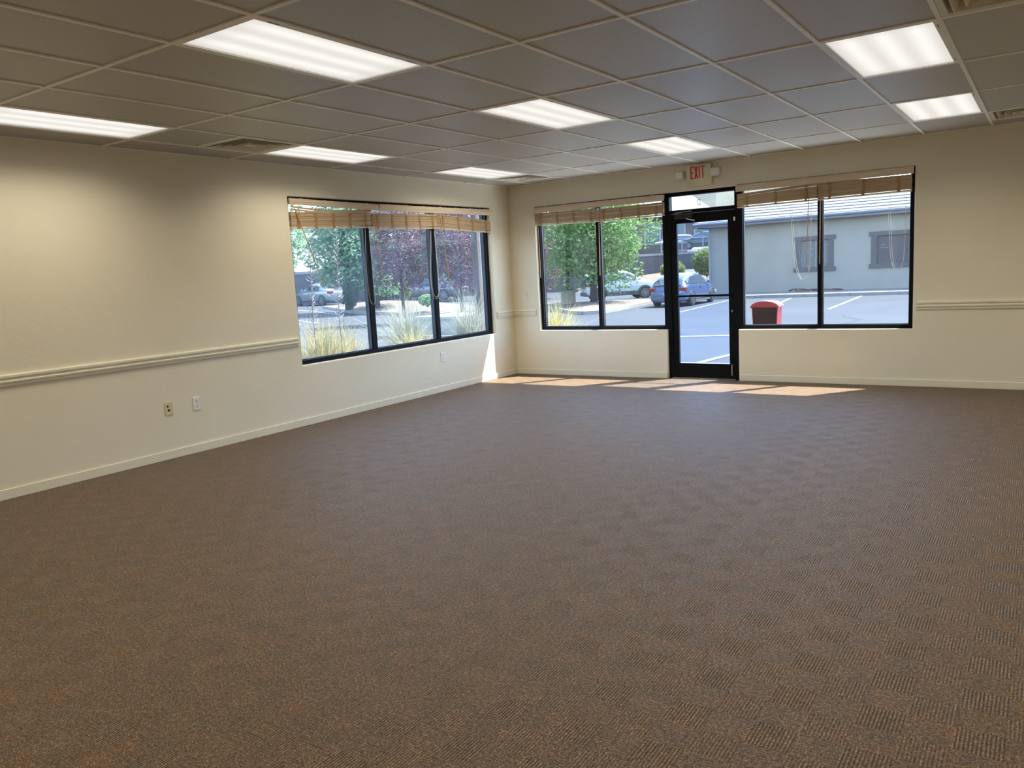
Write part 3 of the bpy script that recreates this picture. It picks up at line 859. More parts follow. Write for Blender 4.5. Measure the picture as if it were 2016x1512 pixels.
def terrain(name, mat, xs, ys, fn, off=0):
    mb = MB()
    for y in ys:
        for x in xs: mb.v.append((x, y, fn(x, y)+off))
    nx = len(xs)
    for j in range(len(ys)-1):
        for i in range(nx-1):
            mb.f.append((j*nx+i, j*nx+i+1, (j+1)*nx+i+1, (j+1)*nx+i))
    return mb.build(name, mat, smooth=True)
xs = [-190,-150,-110,-80,-60,-50,-40,-35]+[-32+k*1.0 for k in range(25)]+[-6,-4,-2,0,2,4,6,9,12,16,20,30,50,100,180]
ys = [-190,-120,-60,-40,-30,-20,-12,-6,-2,0,1,2,3,4,5,6,7,8,9,10,11,12,13,14,15,17,20,25,30,35,40,50,60,100,190]
struct(terrain('ground', M_ASPHALT, xs, ys, gz), 'grey asphalt parking lot')

def strip(name, pts, wdt, mat, label, cat_='painted line', thick=.006, lift=.004, n=10, group=None):
    mb = MB(); P = []
    for i in range(len(pts)-1):
        for k in range(n):
            t = k/n; P.append((pts[i][0]+(pts[i+1][0]-pts[i][0])*t, pts[i][1]+(pts[i+1][1]-pts[i][1])*t))
    P.append(pts[-1])
    for i, (x, y) in enumerate(P):
        a = P[max(i-1, 0)]; b = P[min(i+1, len(P)-1)]
        d = Vector((b[0]-a[0], b[1]-a[1])).normalized(); nx_, ny_ = -d.y*wdt/2, d.x*wdt/2
        for s in (-1, 1): 
            X, Y = x+s*nx_, y+s*ny_
            mb.v += [(X, Y, gz(X, Y)+lift), (X, Y, gz(X, Y)+lift+thick)]
    for i in range(len(P)-1):
        n0 = i*4; n1 = n0+4
        mb.f += [(n0+1, n0+3, n1+3, n1+1), (n0, n1, n1+2, n0+2), (n0, n0+1, n1+1, n1), (n0+2, n1+2, n1+3, n0+3)]
    mb.f += [(0,2,3,1), (len(P)*4-4, len(P)*4-3, len(P)*4-1, len(P)*4-2)]
    o = mb.build(name, mat)
    if cat_: tag(o, label, cat_, group)
    return o
strip('painted_line', [(-5.43,19.6),(-6.3,28.6)], .13, M_LINE, 'white stall line on the asphalt beside the blue car', group='painted stall lines')
strip('painted_line', [(-2.5,21.5),(-3.46,28.2)], .12, M_LINE, 'short white stall line behind the red bin', group='painted stall lines')
strip('painted_line', [(.01,19.89),(-.45,28.38)], .13, M_LINE, 'diagonal white stall line seen through the right window', group='painted stall lines')
strip('painted_line', [(-3.2,6.75),(-.8,8.0),(.3,8.6),(3.0,10.1)], .50, M_LINE, 'wide white line crossing the door glass', group='painted stall lines')
strip('painted_line', [(2.0,1.6),(2.15,3.3)], .12, M_LINE, 'white line just outside the door', group='painted stall lines')
strip('painted_line', [(-33,22.6),(-23,18.7)], .16, M_LINE, 'white line on the side lot behind the tall grass', group='painted stall lines')
strip('painted_line', [(-23.5,15.8),(-20.6,14.9)], .16, M_LINE, 'short slanted white line on the side lot', group='painted stall lines')
M_BLUEP = simple('pale_blue_road_paint', (0.092,0.163,0.206), None, 3, 0.7)
strip('painted_line', [(-25.5,16.2),(-20.9,14.1)], .22, M_BLUEP, 'pale blue accessible-stall line on the side lot', group='painted stall lines')
M_TAR = simple('dark_tar', (0.013,0.013,0.014), None, 5, 0.8)
strip('crack', [(1.01,17.17),(1.3,16.2),(1.94,15.1),(1.7,13.3),(2.0,12.2),(2.26,11.04)], .035, M_TAR, 'dark crack winding across the asphalt beyond the right window', 'crack', thick=.002)

# curbed islands
def island(poly, label, top_mat=M_GRAVEL, w_=.16, h=.15, mound=.12, name='curbed_island', base=None):
    cx = sum(p[0] for p in poly)/len(poly); cy = sum(p[1] for p in poly)/len(poly)
    zb = base if base is not None else gz(cx, cy)
    root = thing(name, label, 'landscape island', (cx, cy, zb))
    inner = []
    for x, y in poly:
        d = Vector((cx-x, cy-y)); L = d.length; inner.append((x+d.x/L*w_*1.2, y+d.y/L*w_*1.2))
    mb = MB(); m = len(poly)
    zz = lambda x, y: gz(x, y)
    mb.v += [(x, y, zz(x, y)-.05) for x, y in poly] + [(x, y, zz(x, y)+h) for x, y in poly] + [(x, y, zz(x, y)+h) for x, y in inner] + [(x, y, zz(x, y)+h-.06) for x, y in inner]
    for k in range(m):
        q = (k+1) % m
        for a in (0, 1, 2): mb.f.append((a*m+k, a*m+q, (a+1)*m+q, (a+1)*m+k))
    mb.build('curb', M_CONC, root)
    tm = MB(); tm.v = [(x, y, zz(x, y)+h-.03) for x, y in inner]
    mid = [((x+cx)/2, (y+cy)/2, zz((x+cx)/2, (y+cy)/2)+h-.03+mound*.75) for x, y in inner]
    tm.v += mid + [(cx, cy, zz(cx, cy)+h-.03+mound)]
    for k in range(m):
        q = (k+1) % m
        tm.f += [(k, q, m+q, m+k), (m+k, m+q, 2*m)]
    tm.build('gravel_fill', top_mat, root, smooth=True)
    return root
island([(-9.35,19.0),(-8.75,19.6),(-8.8,21),(-9.3,24.5),(-9.75,27.5),(-11.0,29.2),(-12.6,28.6),(-14.5,27.6),(-16.5,27.0),(-16.2,25.6),(-12.5,22.0),(-10.3,19.6)],
       'gravel parking island with pale curb around the green tree')
island([(-28.5,22.5),(-23.5,19.8),(-18,19.2),(-16.2,21),(-18.5,24.5),(-23,26.4),(-28,26.0)], 'wide tan gravel mound with curb beyond the left window', mound=.35)

struct(MB().box(-.9, 12.0, .2, 1.85, -.2, -.035).build('reflector', M_REFLECT), 'unseen pale concrete walkway along the front of the building')  # unseen guess, added so sunlight bounces up to the ceiling
# planting bed beside the building
struct(terrain('gravel_bed', M_MULCH, [-5.2,-4,-3,-2,-1,-.21], [-4.4,-3,-1.5,0,.21,1.2,2.4,3.6,5.0,6.2], lambda x, y: gz(x, y)+.03), 'brown gravel planting bed')
# low pale utility vault
root = thing('utility_vault', 'low pale grey-green utility box behind the grass outside the left window', 'utility box', (-6.9, 7.3, -.06))
MB().prism([(-7.95,6.95),(-5.75,6.85),(-5.3,7.8),(-5.9,8.4),(-7.8,8.4)], -.12, .30).build('box_body', M_BOXG, root)
MB().prism([(-8.0,6.90),(-5.72,6.80),(-5.22,7.82),(-5.86,8.45),(-7.85,8.45)], .301, .40).build('box_lid', M_BOXG, root, bevel=.03)
strip('concrete_curb', [(-9.2,6.75),(-5.2,6.45)], .16, M_CONC, 'pale curb edge in front of the utility box', 'curb', thick=.10)

# speckled column
cm = MB()
cm.box(-4.97,-4.79,5.72,5.90,-.2,4.2)
tag(cm.build('stone_column', simple('speckled_brown_stone', (0.026,0.017,0.013),(0.095,0.076,0.060), 22, 0.9, bumps=0.6, detail=6)), 'speckled brown column at the corner end of the left window', 'column')

# ---------------- foliage
def leaf_cloud(mb, c, rad, n, size, rnd, shell=0.55):
    for _ in range(n):
        while True:
            p = Vector((rnd.uniform(-1,1), rnd.uniform(-1,1), rnd.uniform(-1,1)))
            if p.length <= 1: break
        if p.length < shell: p = p.normalized()*rnd.uniform(shell, 1)
        q = Vector((c[0]+p.x*rad[0], c[1]+p.y*rad[1], c[2]+p.z*rad[2]))
        a = Vector((rnd.gauss(0,1), rnd.gauss(0,1), rnd.gauss(0,.6))).normalized()
        b = a.cross(Vector((rnd.gauss(0,1), rnd.gauss(0,1), rnd.gauss(0,1)))).normalized()
        s = size*rnd.uniform(.6, 1.3)
        mb.quad(q-a*s, q+b*s*.45, q+a*s, q-b*s*.45)

def fol_build(mb, name, mat, parent):
    o3 = parent_origin(parent)
    me = bpy.data.meshes.new(name); me.from_pydata([tuple(Vector(p)-o3) for p in mb.v], [], mb.f); me.materials.append(mat)
    o = bpy.data.objects.new(name, me); COL.objects.link(o); o.parent = parent; return o

def tree(label, base, height, crown_w, crown_z0, mat, seed, n=5200, leaf=.11, trunk_r=.16, droop=0, blobs=16, group=None, name='tree'):
    rnd = random.Random(seed); x, y, z = base
    root = thing(name, label, 'tree', base, group=group)
    tk = MB(); lean = rnd.uniform(-.15, .15)
    top = Vector((x+lean, y, z+height*.78))
    tk.tube([(x, y, z-.1), (x+lean*.2, y, z+height*.25), (x+lean*.6, y+.05, z+height*.5), tuple(top)], [trunk_r*1.25, trunk_r, trunk_r*.7, trunk_r*.25], 8)
    cs = []
    for k in range(blobs):
        a = 2*math.pi*(k*.618); hh = z+crown_z0+(height-crown_z0)*((k+.5)/blobs)
        prof = math.sin(math.pi*min(1, max(.12, ((k+1.2)/(blobs+1)))))**.5
        rr = crown_w/2*prof*rnd.uniform(.45, .8)
        c = (x+math.cos(a)*rr, y+math.sin(a)*rr, hh)
        cs.append(c)
        s = Vector((x+lean*.5, y, z+max(crown_z0*.55, (hh-z)*.6)))
        tk.tube([tuple(s), tuple((s+Vector(c))/2+Vector((0,0,.1))), c], [trunk_r*.35, trunk_r*.22, trunk_r*.08], 5)
    tk.build('trunk', M_BARK, root, smooth=True)
    lf = MB(); per = n//blobs
    for c in cs:
        r_ = crown_w*.27*rnd.uniform(.8, 1.15)
        leaf_cloud(lf, c, (r_, r_, r_*.8), per, leaf, rnd, .35)
    fol_build(lf, 'foliage', mat, root)
    return root
tree('bright green tree on the gravel island, left of the door', (-12.0,24.9,-.35), 5.8, 5.3, 1.55, M_LEAFG, 11, n=17000, leaf=.105, trunk_r=.16, blobs=28)
tree('soft green tree beyond the left window, leftmost in the glass', (-23.4,19.6,.05), 6.0, 3.6, 1.3, M_LEAFG2, 12, n=9000, leaf=.12, blobs=22)
tree('green tree right behind the leftmost one, beyond the left window mullion', (-22.4,20.6,.05), 5.6, 3.4, 1.1, M_LEAFG2, 13, n=8000, leaf=.12, blobs=18)
tree('purple-leaved tree in front of the parked grey sedan', (-15.9,15.4,-.15), 5.0, 2.7, 1.45, M_LEAFP, 14, n=9000, leaf=.07, trunk_r=.06, blobs=20)
tree('purple-leaved tree at the corner end of the left window', (-14.0,16.9,-.2), 5.0, 2.6, 1.35, M_LEAFP, 15, n=9000, leaf=.07, trunk_r=.06, blobs=20)
tree('pinkish purple tree behind the green island tree, at the left edge of the back window', (-20.5,33.6,-.4), 6.5, 4.0, 1.3, M_LEAFP, 16, n=6000, leaf=.11, trunk_r=.09, blobs=16)
tree('third purple-leaved tree, farthest right, beside the speckled column', (-11.2,15.6,-.25), 4.8, 2.4, 1.3, M_LEAFP, 17, n=8000, leaf=.07, trunk_r=.06, blobs=18)
# distant trees above the retaining wall
tree('big green tree behind the purple trees, right end of the left window', (-27.0,31.8,0), 7.5, 6.0, 1.7, M_LEAFG2, 21, n=9000, leaf=.15, blobs=22)
dist = [(-44,24),(-41,29.5),(-36,33.5),(-33,38),(-27.5,41),(-23.5,46.5),(-28.5,55)]
dl = ['distant green tree above the wall, far left beyond the left window','distant green tree above the wall, second from the left',
 'distant green tree above the wall behind the leftmost tree','distant green tree above the wall behind the purple trees','distant green tree above the wall behind the grey sedan',
 'distant tree behind the white car, left of the island tree','distant tree further behind the island tree']
for i, (x, y) in enumerate(dist):
    tree(dl[i], (x, y, 1.9), 5.5+(i % 3)*.8, 5.2, .8, M_LEAFG2 if i % 2 else M_LEAFD, 40+i, n=2600, leaf=.22, blobs=14, group='distant trees above the retaining wall')

def shrub(label, base, w_, h, mat, seed, n=2200, leaf=.06):
    rnd = random.Random(seed); root = thing('shrub', label, 'shrub', base, group=None)
    x, y, z = base
    st = MB()
    for k in range(6):
        a = k*1.05; st.tube([(x, y, z-.05), (x+math.cos(a)*w_*.3, y+math.sin(a)*w_*.3, z+h*.6)], [.025, .008], 5)
    st.build('stem', M_BARK, root)
    lf = MB(); leaf_cloud(lf, (x, y, z+h*.52), (w_/2, w_/2, h*.5), n, leaf, rnd, .6)
    fol_build(lf, 'foliage', mat, root); return root
shrub('round yellow-green shrub behind the blue car, beside the downspout', (-11.3,38.6,.5), 1.9, 1.75, M_LEAFY, 61, n=4200, leaf=.075)
shrub('smaller round green shrub left of the yellow-green one', (-13.4,38.2,.35), 1.6, 1.25, M_LEAFY, 62, n=3200, leaf=.07)
shrub('dark green shrub in front of the leftmost tree, shaped after a window reflection', (-22.6,19.0,.05), .8, 1.5, M_LEAFD, 63, n=2600)  # this and the next two stand in for dark reflections over the hedge
shrub('narrow bright green shrub between mullion and wand of the left window, shaped after a reflection', (-24.0,24.6,.05), .7, 1.25, M_LEAFY, 64, n=2200)
shrub('slim dark green shrub at the left edge of the left window, shaped after a reflection', (-25.2,16.6,.05), .6, 1.5, M_LEAFD, 65, n=2000)
shrub('small blue-green shrub at the foot of the purple trees', (-18.3,19.8,.05), .9, .55, M_LEAFG2, 66, n=1500)

def grass(label, base, n, length, spread, mat, seed, lean=(0,0), wid=.007):
    rnd = random.Random(seed); root = thing('ornamental_grass', label, 'grass', base, group=None)
    x, y, z = base; mb = MB()
    for _ in range(n):
        a = rnd.uniform(0, 2*math.pi); L = length*rnd.uniform(.55, 1.1); sp = spread*abs(rnd.gauss(0, .6))+.05
        px, py = x+rnd.gauss(0, .09), y+rnd.gauss(0, .09)
        dx, dy = math.cos(a)*sp+lean[0], math.sin(a)*sp+lean[1]
        pts = []
        for k in range(6):
            t = k/5; droop = sp*.55*t*t*t
            pts.append(Vector((px+dx*t*t*.9*L+dx*t*.25*L, py+dy*t*t*.9*L+dy*t*.25*L, z-.03+L*(t-droop*t*.6))))
        nrm = Vector((-math.sin(a+rnd.uniform(-1,1)), math.cos(a+rnd.uniform(-1,1)), 0))
        n0 = len(mb.v)
        for k, p in enumerate(pts):
            w2 = wid*(1-k/5.2); mb.v += [tuple(p-nrm*w2), tuple(p+nrm*w2)]
        for k in range(5): mb.f.append((n0+2*k, n0+2*k+1, n0+2*k+3, n0+2*k+2))
    fol_build(mb, 'blades', mat, root); return root
grass('tall straw-coloured grass clump at the left end of the left window', (-1.75,-2.15,-.02), 900, 1.12, .62, M_GRASS, 71)
grass('second straw-coloured grass clump close behind the first, nearer the mullion', (-2.1,-1.35,-.02), 420, 1.0, .62, M_GRASS, 72)
grass('grey-green feathery grass clump in the middle pane of the left window', (-2.6,.55,-.02), 900, 1.3, .8, M_GRASS2, 73, wid=.006)
grass('grey-green feathery grass clump in the corner pane of the left window', (-2.4,2.1,-.02), 700, 1.3, .65, M_GRASS2, 74, wid=.006)
grass('low grass tufts along the foot of the middle pane', (-1.7,-.2,-.02), 420, .8, .6, M_GRASS, 75)
grass('yellow-green grass clump outside the leftmost back window', (-.35,1.75,-.02), 520, 1.05, .55, M_GRASS, 76)

def yucca(label, x, y, h, seed, lean):
    rnd = random.Random(seed); root = thing('flower_stalk', label, 'flower stalk', (x, y, -.03))
    pts = [(x+lean*t*t, y+lean*.6*t*t+.01*math.sin(t*9), -.03+h*t) for t in [k/10 for k in range(11)]]
    MB().tube(pts, [.009-.0006*k for k in range(11)], 6).build('stalk', M_STALK, root)
    mb = MB()
    for k in range(64):
        t = .40+.6*k/64; p = Vector((x+lean*t*t, y+lean*.6*t*t, -.03+h*t)); a = rnd.uniform(0, 6.28)
        L = rnd.uniform(.03, .075)*(1.25-t*.6); q = p+Vector((math.cos(a)*L, math.sin(a)*L, L*.3)); r_ = q+Vector((math.cos(a)*L*.5, math.sin(a)*L*.5, L*.55))
        mb.tube([tuple(p), tuple(q), tuple(r_)], [.0022, .0055, .003], 5)
    mb.build('blossom', M_BLOOM, root)
yucca('shorter blossom stalk at the left edge of the left window', -1.55, -2.42, 2.02, 5, .02)
yucca('taller blossom stalk rising in the leftmost pane of the left window', -1.6, -1.92, 2.28, 6, .06)

# ---------------- building across the lot
YW = 32.1
def neighbour():
    root = thing('stucco_building', 'long grey stucco building with pale tiled roof across the parking lot', 'building', (2, 36, -.3))
    wins = [(-4.0, -2.66, .86, 2.21), (-.46, .90, .89, 2.22)]
    # wall with openings
    mb = MB(); us = sorted({-8.75, 46.0, *[w_[0] for w_ in wins], *[w_[1] for w_ in wins]}); zs = [-.5, .86, .89, 2.21, 2.22, 3.25]
    for i in range(len(us)-1):
        for j in range(len(zs)-1):
            cu = (us[i]+us[i+1])/2; cz = (zs[j]+zs[j+1])/2
            if any(w_[0] < cu < w_[1] and w_[2] < cz < w_[3] for w_ in wins): continue
            mb.box(us[i], us[i+1], YW, YW+.2, zs[j], zs[j+1])
    mb.box(-8.75, -8.55, YW+.2, YW+9, -.5, 3.25)
    mb.build('wall', M_STUCCO, root)
    # roof: hipped, with stepped tile courses
    rf = MB(); nC = 11
    x0, x1, y0 = -9.35, 46.8, YW-.65; zE = 3.42; rise = 1.75; run = 4.6
    for k in range(nC):
        t0, t1 = k/nC, (k+1)/nC
        za = zE+rise*t0; zb = zE+rise*t1
        xa, ya = x0+run*t0, y0+run*t0; xb, yb = x0+run*t1, y0+run*t1
        rf.v += [(xa, ya, za+.05), (x1, ya, za+.05), (x1, yb, zb+.005), (xb, yb, zb+.005), (xa, ya, za), (x1, ya, za)]
        n = len(rf.v)-6; rf.f += [(n, n+1, n+2, n+3), (n+4, n+5, n+1, n)]
        # left hip side
        rf.v += [(xa, ya, za+.05), (xb, yb, zb+.005), (xb, YW+9.5-run*t1, zb+.005), (xa, YW+9.5-run*t0, za+.05), (xa, ya, za), (xa, YW+9.5-run*t0, za)]
        n = len(rf.v)-6; rf.f += [(n, n+1, n+2, n+3), (n+4, n, n+3, n+5)]
    rf.quad((x0+run, y0+run, zE+rise), (x1, y0+run, zE+rise), (x1, YW+9.5, zE-.2), (x0+run, YW+9.5, zE-.2))
    rf.build('tiled_roof', M_ROOFT, root)
    MB().box(x0, x1, y0-.02, y0+.02, 3.20, 3.42).box(x0-.02, x0+.02, y0, YW+9.5, 3.20, 3.42).box(x0, x1, y0, YW, 3.18, 3.21).box(x0, -8.75, y0, YW+9.5, 3.18, 3.21).build('fascia', M_FASCIA, root)
    MB().tube([(x0, y0-.08, 3.36), (x1, y0-.08, 3.36)], .07, 8).build('gutter', M_FASCIA, root)
    MB().tube([(-9.2, y0-.05, 3.3), (-9.15, y0+.1, 3.1), (-8.72, YW-.10, 2.75), (-8.70, YW-.08, -.25)], .055, 8).build('downspout', M_STUCCO, root)
    for (a, b, c, d), m_ in zip(wins, (M_OUTW, M_BOARD)):
        f = MB(); t = .24
        f.box(a-t, a, YW-.05, YW, c-.12, d+.12); f.box(b, b+t, YW-.05, YW, c-.12, d+.12)
        f.box(a-t-.1, b+t+.1, YW-.07, YW, d, d+.2); f.box(a-t-.1, b+t+.1, YW-.07, YW, c-.2, c)
        fo = f.build('window_trim', M_TRIMG, root)
        if m_ is M_OUTW:
            s = MB()
            for k in range(26):
                z_ = c+(d-c)*k/26
                s.bar((a, YW+.07, z_+.02), (b, YW+.07, z_+.02), .045, .004, (0,.5,1))
            s.build('blind_slats', M_OUTW, fo)
            MB().box((a+b)/2+.05, (a+b)/2+.10, YW+.0, YW+.05, c, d).box(a, b, YW+.09, YW+.1, c, d).build('sash', M_OUTW, fo)
        else:
            MB().box(a, b, YW+.02, YW+.06, c, d).build('board_panel', M_BOARD, fo)
            MB().box(a+.12, a+.5, YW+.012, YW+.02, 1.62, 1.66).box(a+.2, a+.35, YW+.012, YW+.02, 1.76, 1.80).build_each('small_mark', M_FASCIA, fo)
neighbour()
struct(MB().box(-10.2, 47, 28.75, YW, -.6, -.30).build('sidewalk', M_CONC), 'raised sidewalk with curb along the far building')
jm = MB()
for k in range(14): jm.box(-9+2*k, -8.98+2*k, 28.745, YW-.01, -.5, -.299)
struct(jm.build('sidewalk_joints', M_TRIMG))
# hose heap
rnd = random.Random(3); pts = []
for k in range(90):
    t = k/89; a = t*math.pi*9
    r_ = .25+.35*math.sin(t*5)**2
    pts.append((-4.4+2.3*t+math.cos(a)*r_*.8, 31.5+math.sin(a)*r_*.3, -.27+.035*(1+math.sin(a*1.7))*(1.6-t)))
tag(MB().tube(pts, .022, 6).build('garden_hose', M_HOSE, smooth=True), 'tangled red hose lying at the foot of the grey building', 'hose')

# ---------------- walls and upper lot
def poly_wall(name, pts, z0, z1, th, mat, label):
    mb = MB()
    for (a, b) in zip(pts[:-1], pts[1:]):
        d = Vector((b[0]-a[0], b[1]-a[1])); d.normalize(); n_ = Vector((-d.y, d.x))*th
        n = len(mb.v)
        for z in (z0, z1):
            mb.v += [(a[0], a[1], z), (b[0], b[1], z), (b[0]+n_.x, b[1]+n_.y, z), (a[0]+n_.x, a[1]+n_.y, z)]
        mb.f += [tuple(n+k for k in q) for q in ((0,3,2,1),(4,5,6,7),(0,1,5,4),(1,2,6,5),(2,3,7,6),(3,0,4,7))]
    return mb
RW = [(-75,2),(-37.2,28.0),(-28.0,34.6),(-18.6,47.2),(-12.0,51.5),(6,58)]
rw = thing('retaining_wall', 'long dark block retaining wall with pale cap behind the lower lot', 'retaining wall', (-18.6, 47.2, -.4))
poly_wall('w', RW, -.6, 2.05, .3, M_BLOCKW, '').build('block_wall', M_BLOCKW, rw)
RWc = [(x+.02, y-.03) for x, y in RW]
poly_wall('c', RWc, 2.05, 2.22, .42, M_CONC, '').build('wall_cap', M_CONC, rw)
up = MB()
cols = [(0, 0), (-4, 6), (-14, 22), (-40, 70)]
zsu = [2.1, 2.2, 2.6, 6.5]
for (dx, dy), z_ in zip(cols, zsu):
    for (x, y) in RW: up.v.append((x+dx*.9+(-.1), y+dy*.9+.15, z_))
m = len(RW)
for j in range(3):
    for i in range(m-1): up.f.append((j*m+i, j*m+i+1, (j+1)*m+i+1, (j+1)*m+i))
struct(up.build('ground_upper', M_HILL), 'upper lot rising behind the retaining wall')
# barrier wall on the upper lot left of the door
bw = thing('barrier_wall', 'low grey barrier with white cap on the upper lot', 'wall', (-20.5, 51.8, 2.1))
BW = [(-33,44.2),(-29,46.5),(-20.5,51.8),(-18.4,53.4)]
poly_wall('b', BW, 1.9, 3.0, .25, M_BLOCKW, '').build('barrier_face', M_BLOCKW, bw)
poly_wall('b', [(x+.02,y-.02) for x, y in BW], 3.0, 3.12, .3, M_CONC, '').build('barrier_cap', M_CONC, bw)
# rocks at the foot of the retaining wall
rnd = random.Random(8)
def rock_mesh(seed):
    r = random.Random(seed); mb = MB()
    prof = [(.02,-.3),(.42,-.22),(.5,0),(.38,.25),(.05,.36)]
    mb.lathe(prof, (0,0,0), 8)
    mb.v = [(x*r.uniform(.8,1.2), y*r.uniform(.8,1.2), z*r.uniform(.8,1.2)) for x, y, z in mb.v]
    return mb
allr = MB()
for k in range(70):
    t = rnd.random()
    x = -22.5+11.5*t; y = 42.6-1.5*t+rnd.uniform(-1.1,1.1)
    sc = rnd.uniform(.35, 1.0); m1 = rock_mesh(100+k); a = rnd.uniform(0, 6.28); n = len(allr.v)
    allr.v += [(x+sc*(px_*math.cos(a)-py_*math.sin(a))*1.2, y+sc*(px_*math.sin(a)+py_*math.cos(a)), gz(x, y)+.14*sc+pz_*sc*.8) for px_, py_, pz_ in m1.v]
    allr.f += [tuple(n+q for q in f) for f in m1.f]
tag(allr.build('rock_rubble', M_ROCK), 'heap of grey rock rubble below the retaining wall, behind the white car', 'rocks', kind='stuff')
# bank under the shrubs
bk = MB()
bk.v = [(-22,40.0,-.46),(-9,36.4,-.46),(-9,39.5,.55),(-22,46,.55),(-9,47,.9),(-22,49,.9)]
bk.f = [(0,1,2,3),(3,2,4,5)]
struct(bk.build('ground_bank', M_GRAVEL), 'gravel bank under the round shrubs')

# railing on the retaining wall
rl = thing('guard_railing', 'white pipe guard railing with mesh on top of the retaining wall', 'railing', (-16, 49, 2.2))
def rp(t): return (-18.2+9.5*t, 47.6+3.4*t*1.0+2.2*t)
n_r = MB()
for z_ in (2.35, 3.25): n_r.tube([(*rp(0), z_), (*rp(1), z_)], .025, 6)
n_r.build('rail', M_OUTW, rl)
for k in range(8):
    MB().tube([(*rp(k/7), 2.15), (*rp(k/7), 3.27)], .03, 6).build('post', M_OUTW, rl)

# ---------------- vehicles
def car(name, label, loc, rz, L, W, Hh, prof, paint, hatch=True, arch=M_PLASTIC, wheels=(.78, 3.42), wr=.32, cladding=False, cat_='car', rack=False, bed=None, group=None, front_lamp=True):
    """prof: list of (x, belt z, roof z, roof half-width factor), x from rear(0) to front(L)"""
    root = thing(name, label, cat_, loc, rz, group)
    hw = W/2; zb = .20 if not cladding else .28
    st = prof; rings = []
    def ring(x, zbelt, zroof, k, taper):
        w_ = hw*taper
        g = zroof-zbelt
        if g < .06:
            pts = [(w_*.86, zb), (w_*.985, zb+.10), (w_, zb+(zbelt-zb)*.5), (w_*.975, zbelt-.05), (w_*.93, zbelt), (w_*.80, zroof-.012), (w_*.4, zroof), (0, zroof+.004)]
        else:
            pts = [(w_*.86, zb), (w_*.985, zb+.10), (w_, zb+(zbelt-zb)*.5), (w_*.975, zbelt-.05), (w_*.94, zbelt), (w_*(.94-(.94-k)*.82), zroof-.09*min(1, g/.4)), (w_*k*.88, zroof-.015), (0, zroof)]
        return pts
    mb = MB(); m = None
    full = []
    for (x, zbelt, zroof, k, taper) in st:
        h = ring(x, zbelt, zroof, k, taper)
        loop_ = [(x, y, z) for y, z in h] + [(x, -y, z) for y, z in h[-2::-1]]
        full.append(loop_); m = len(loop_)
        mb.v += loop_
    for i in range(len(st)-1):
        for k in range(m-1):
            a = i*m+k; mb.f.append((a, a+1, a+1+m, a+m))
        mb.f.append((i*m+m-1, i*m, (i+1)*m, (i+1)*m+m-1))
    mb.f.append(tuple(range(m))[::-1]); mb.f.append(tuple((len(st)-1)*m+k for k in range(m)))
    mb.v = [(x - L/2, y, z) for x, y, z in mb.v]
    body = mb.build('body', paint, root, local=True, smooth=True)
    sb = body.modifiers.new('sub', 'SUBSURF'); sb.levels = 2; sb.render_levels = 2
    def shift(p, e=.012):
        return Vector((p[0]-L/2, p[1]*(1+e), p[2]+.003))
    # side glass between stations flagged as cabin
    def patch(side, i0, i1, u0=0.08, u1=.86, inset=.06):
        g = MB()
        A0, A1 = full[i0], full[i1]
        def pt(i, k): 
            p = full[i][k] if side > 0 else full[i][m-1-k]
            return shift(p)
        rows = list(range(i0, i1+1))
        lo = [pt(i, 4).lerp(pt(i, 5), u0) for i in rows]; hi = [pt(i, 4).lerp(pt(i, 5), u1) for i in rows]
        d = (hi[-1]-hi[0]).normalized()
        n = len(g.v)
        off = Vector((0, .012*side, .004))
        g.v += [tuple(q+off) for q in lo] + [tuple(q+off) for q in hi] + [tuple(q-off*2) for q in lo] + [tuple(q-off*2) for q in hi]
        r_ = len(rows)
        for k in range(r_-1): g.f += [(k, k+1, r_+k+1, r_+k), (2*r_+k, 3*r_+k, 3*r_+k+1, 2*r_+k+1), (k, 2*r_+k, 2*r_+k+1, k+1), (r_+k, r_+k+1, 3*r_+k+1, 3*r_+k)]
        g.f += [(0, r_, 3*r_, 2*r_), (r_-1, 3*r_-1, 4*r_-1, 2*r_-1)]
        g.build('side_window', M_CARGL, body, local=True)
    cab = [i for i, s in enumerate(st) if s[2]-s[1] > .25]
    for side in (1, -1):
        c = cab
        nmid = c[len(c)//2]
        if len(c) >= 3:
            patch(side, c[0], nmid); 
            patch(side, nmid, c[-1]) if nmid != c[-1] else None
    # front and rear glass
    def across(i0, i1, name_):
        g = MB(); N_ = 8
        P0 = [Vector(full[i0][k]) for k in range(5, m-5)]; P1 = [Vector(full[i1][k]) for k in range(5, m-5)]
        q = len(P0); a0 = [p0.lerp(p1, .08) for p0, p1 in zip(P0, P1)]; a1 = [p0.lerp(p1, .92) for p0, p1 in zip(P0, P1)]
        dirv = Vector((0, 0, .018)); 
        fx = -.02 if i1 < i0 else .02
        for row, dz in ((a0, .02), (a1, .02), (a0, -.03), (a1, -.03)):
            g.v += [(p.x-L/2+fx*(1 if dz > 0 else 0), p.y*.93, p.z+dz) for p in row]
        for k in range(q-1): g.f += [(k, k+1, q+k+1, q+k), (2*q+k, 3*q+k, 3*q+k+1, 2*q+k+1), (k, 2*q+k, 2*q+k+1, k+1), (q+k, q+k+1, 3*q+k+1, 3*q+k)]
        g.f += [(0, q, 3*q, 2*q), (q-1, 3*q-1, 4*q-1, 2*q-1)]
        g.build(name_, M_CARGL, body, local=True)
    across(cab[-1], min(cab[-1]+1, len(st)-1), 'windscreen'); across(cab[0], max(cab[0]-1, 0), 'rear_window')
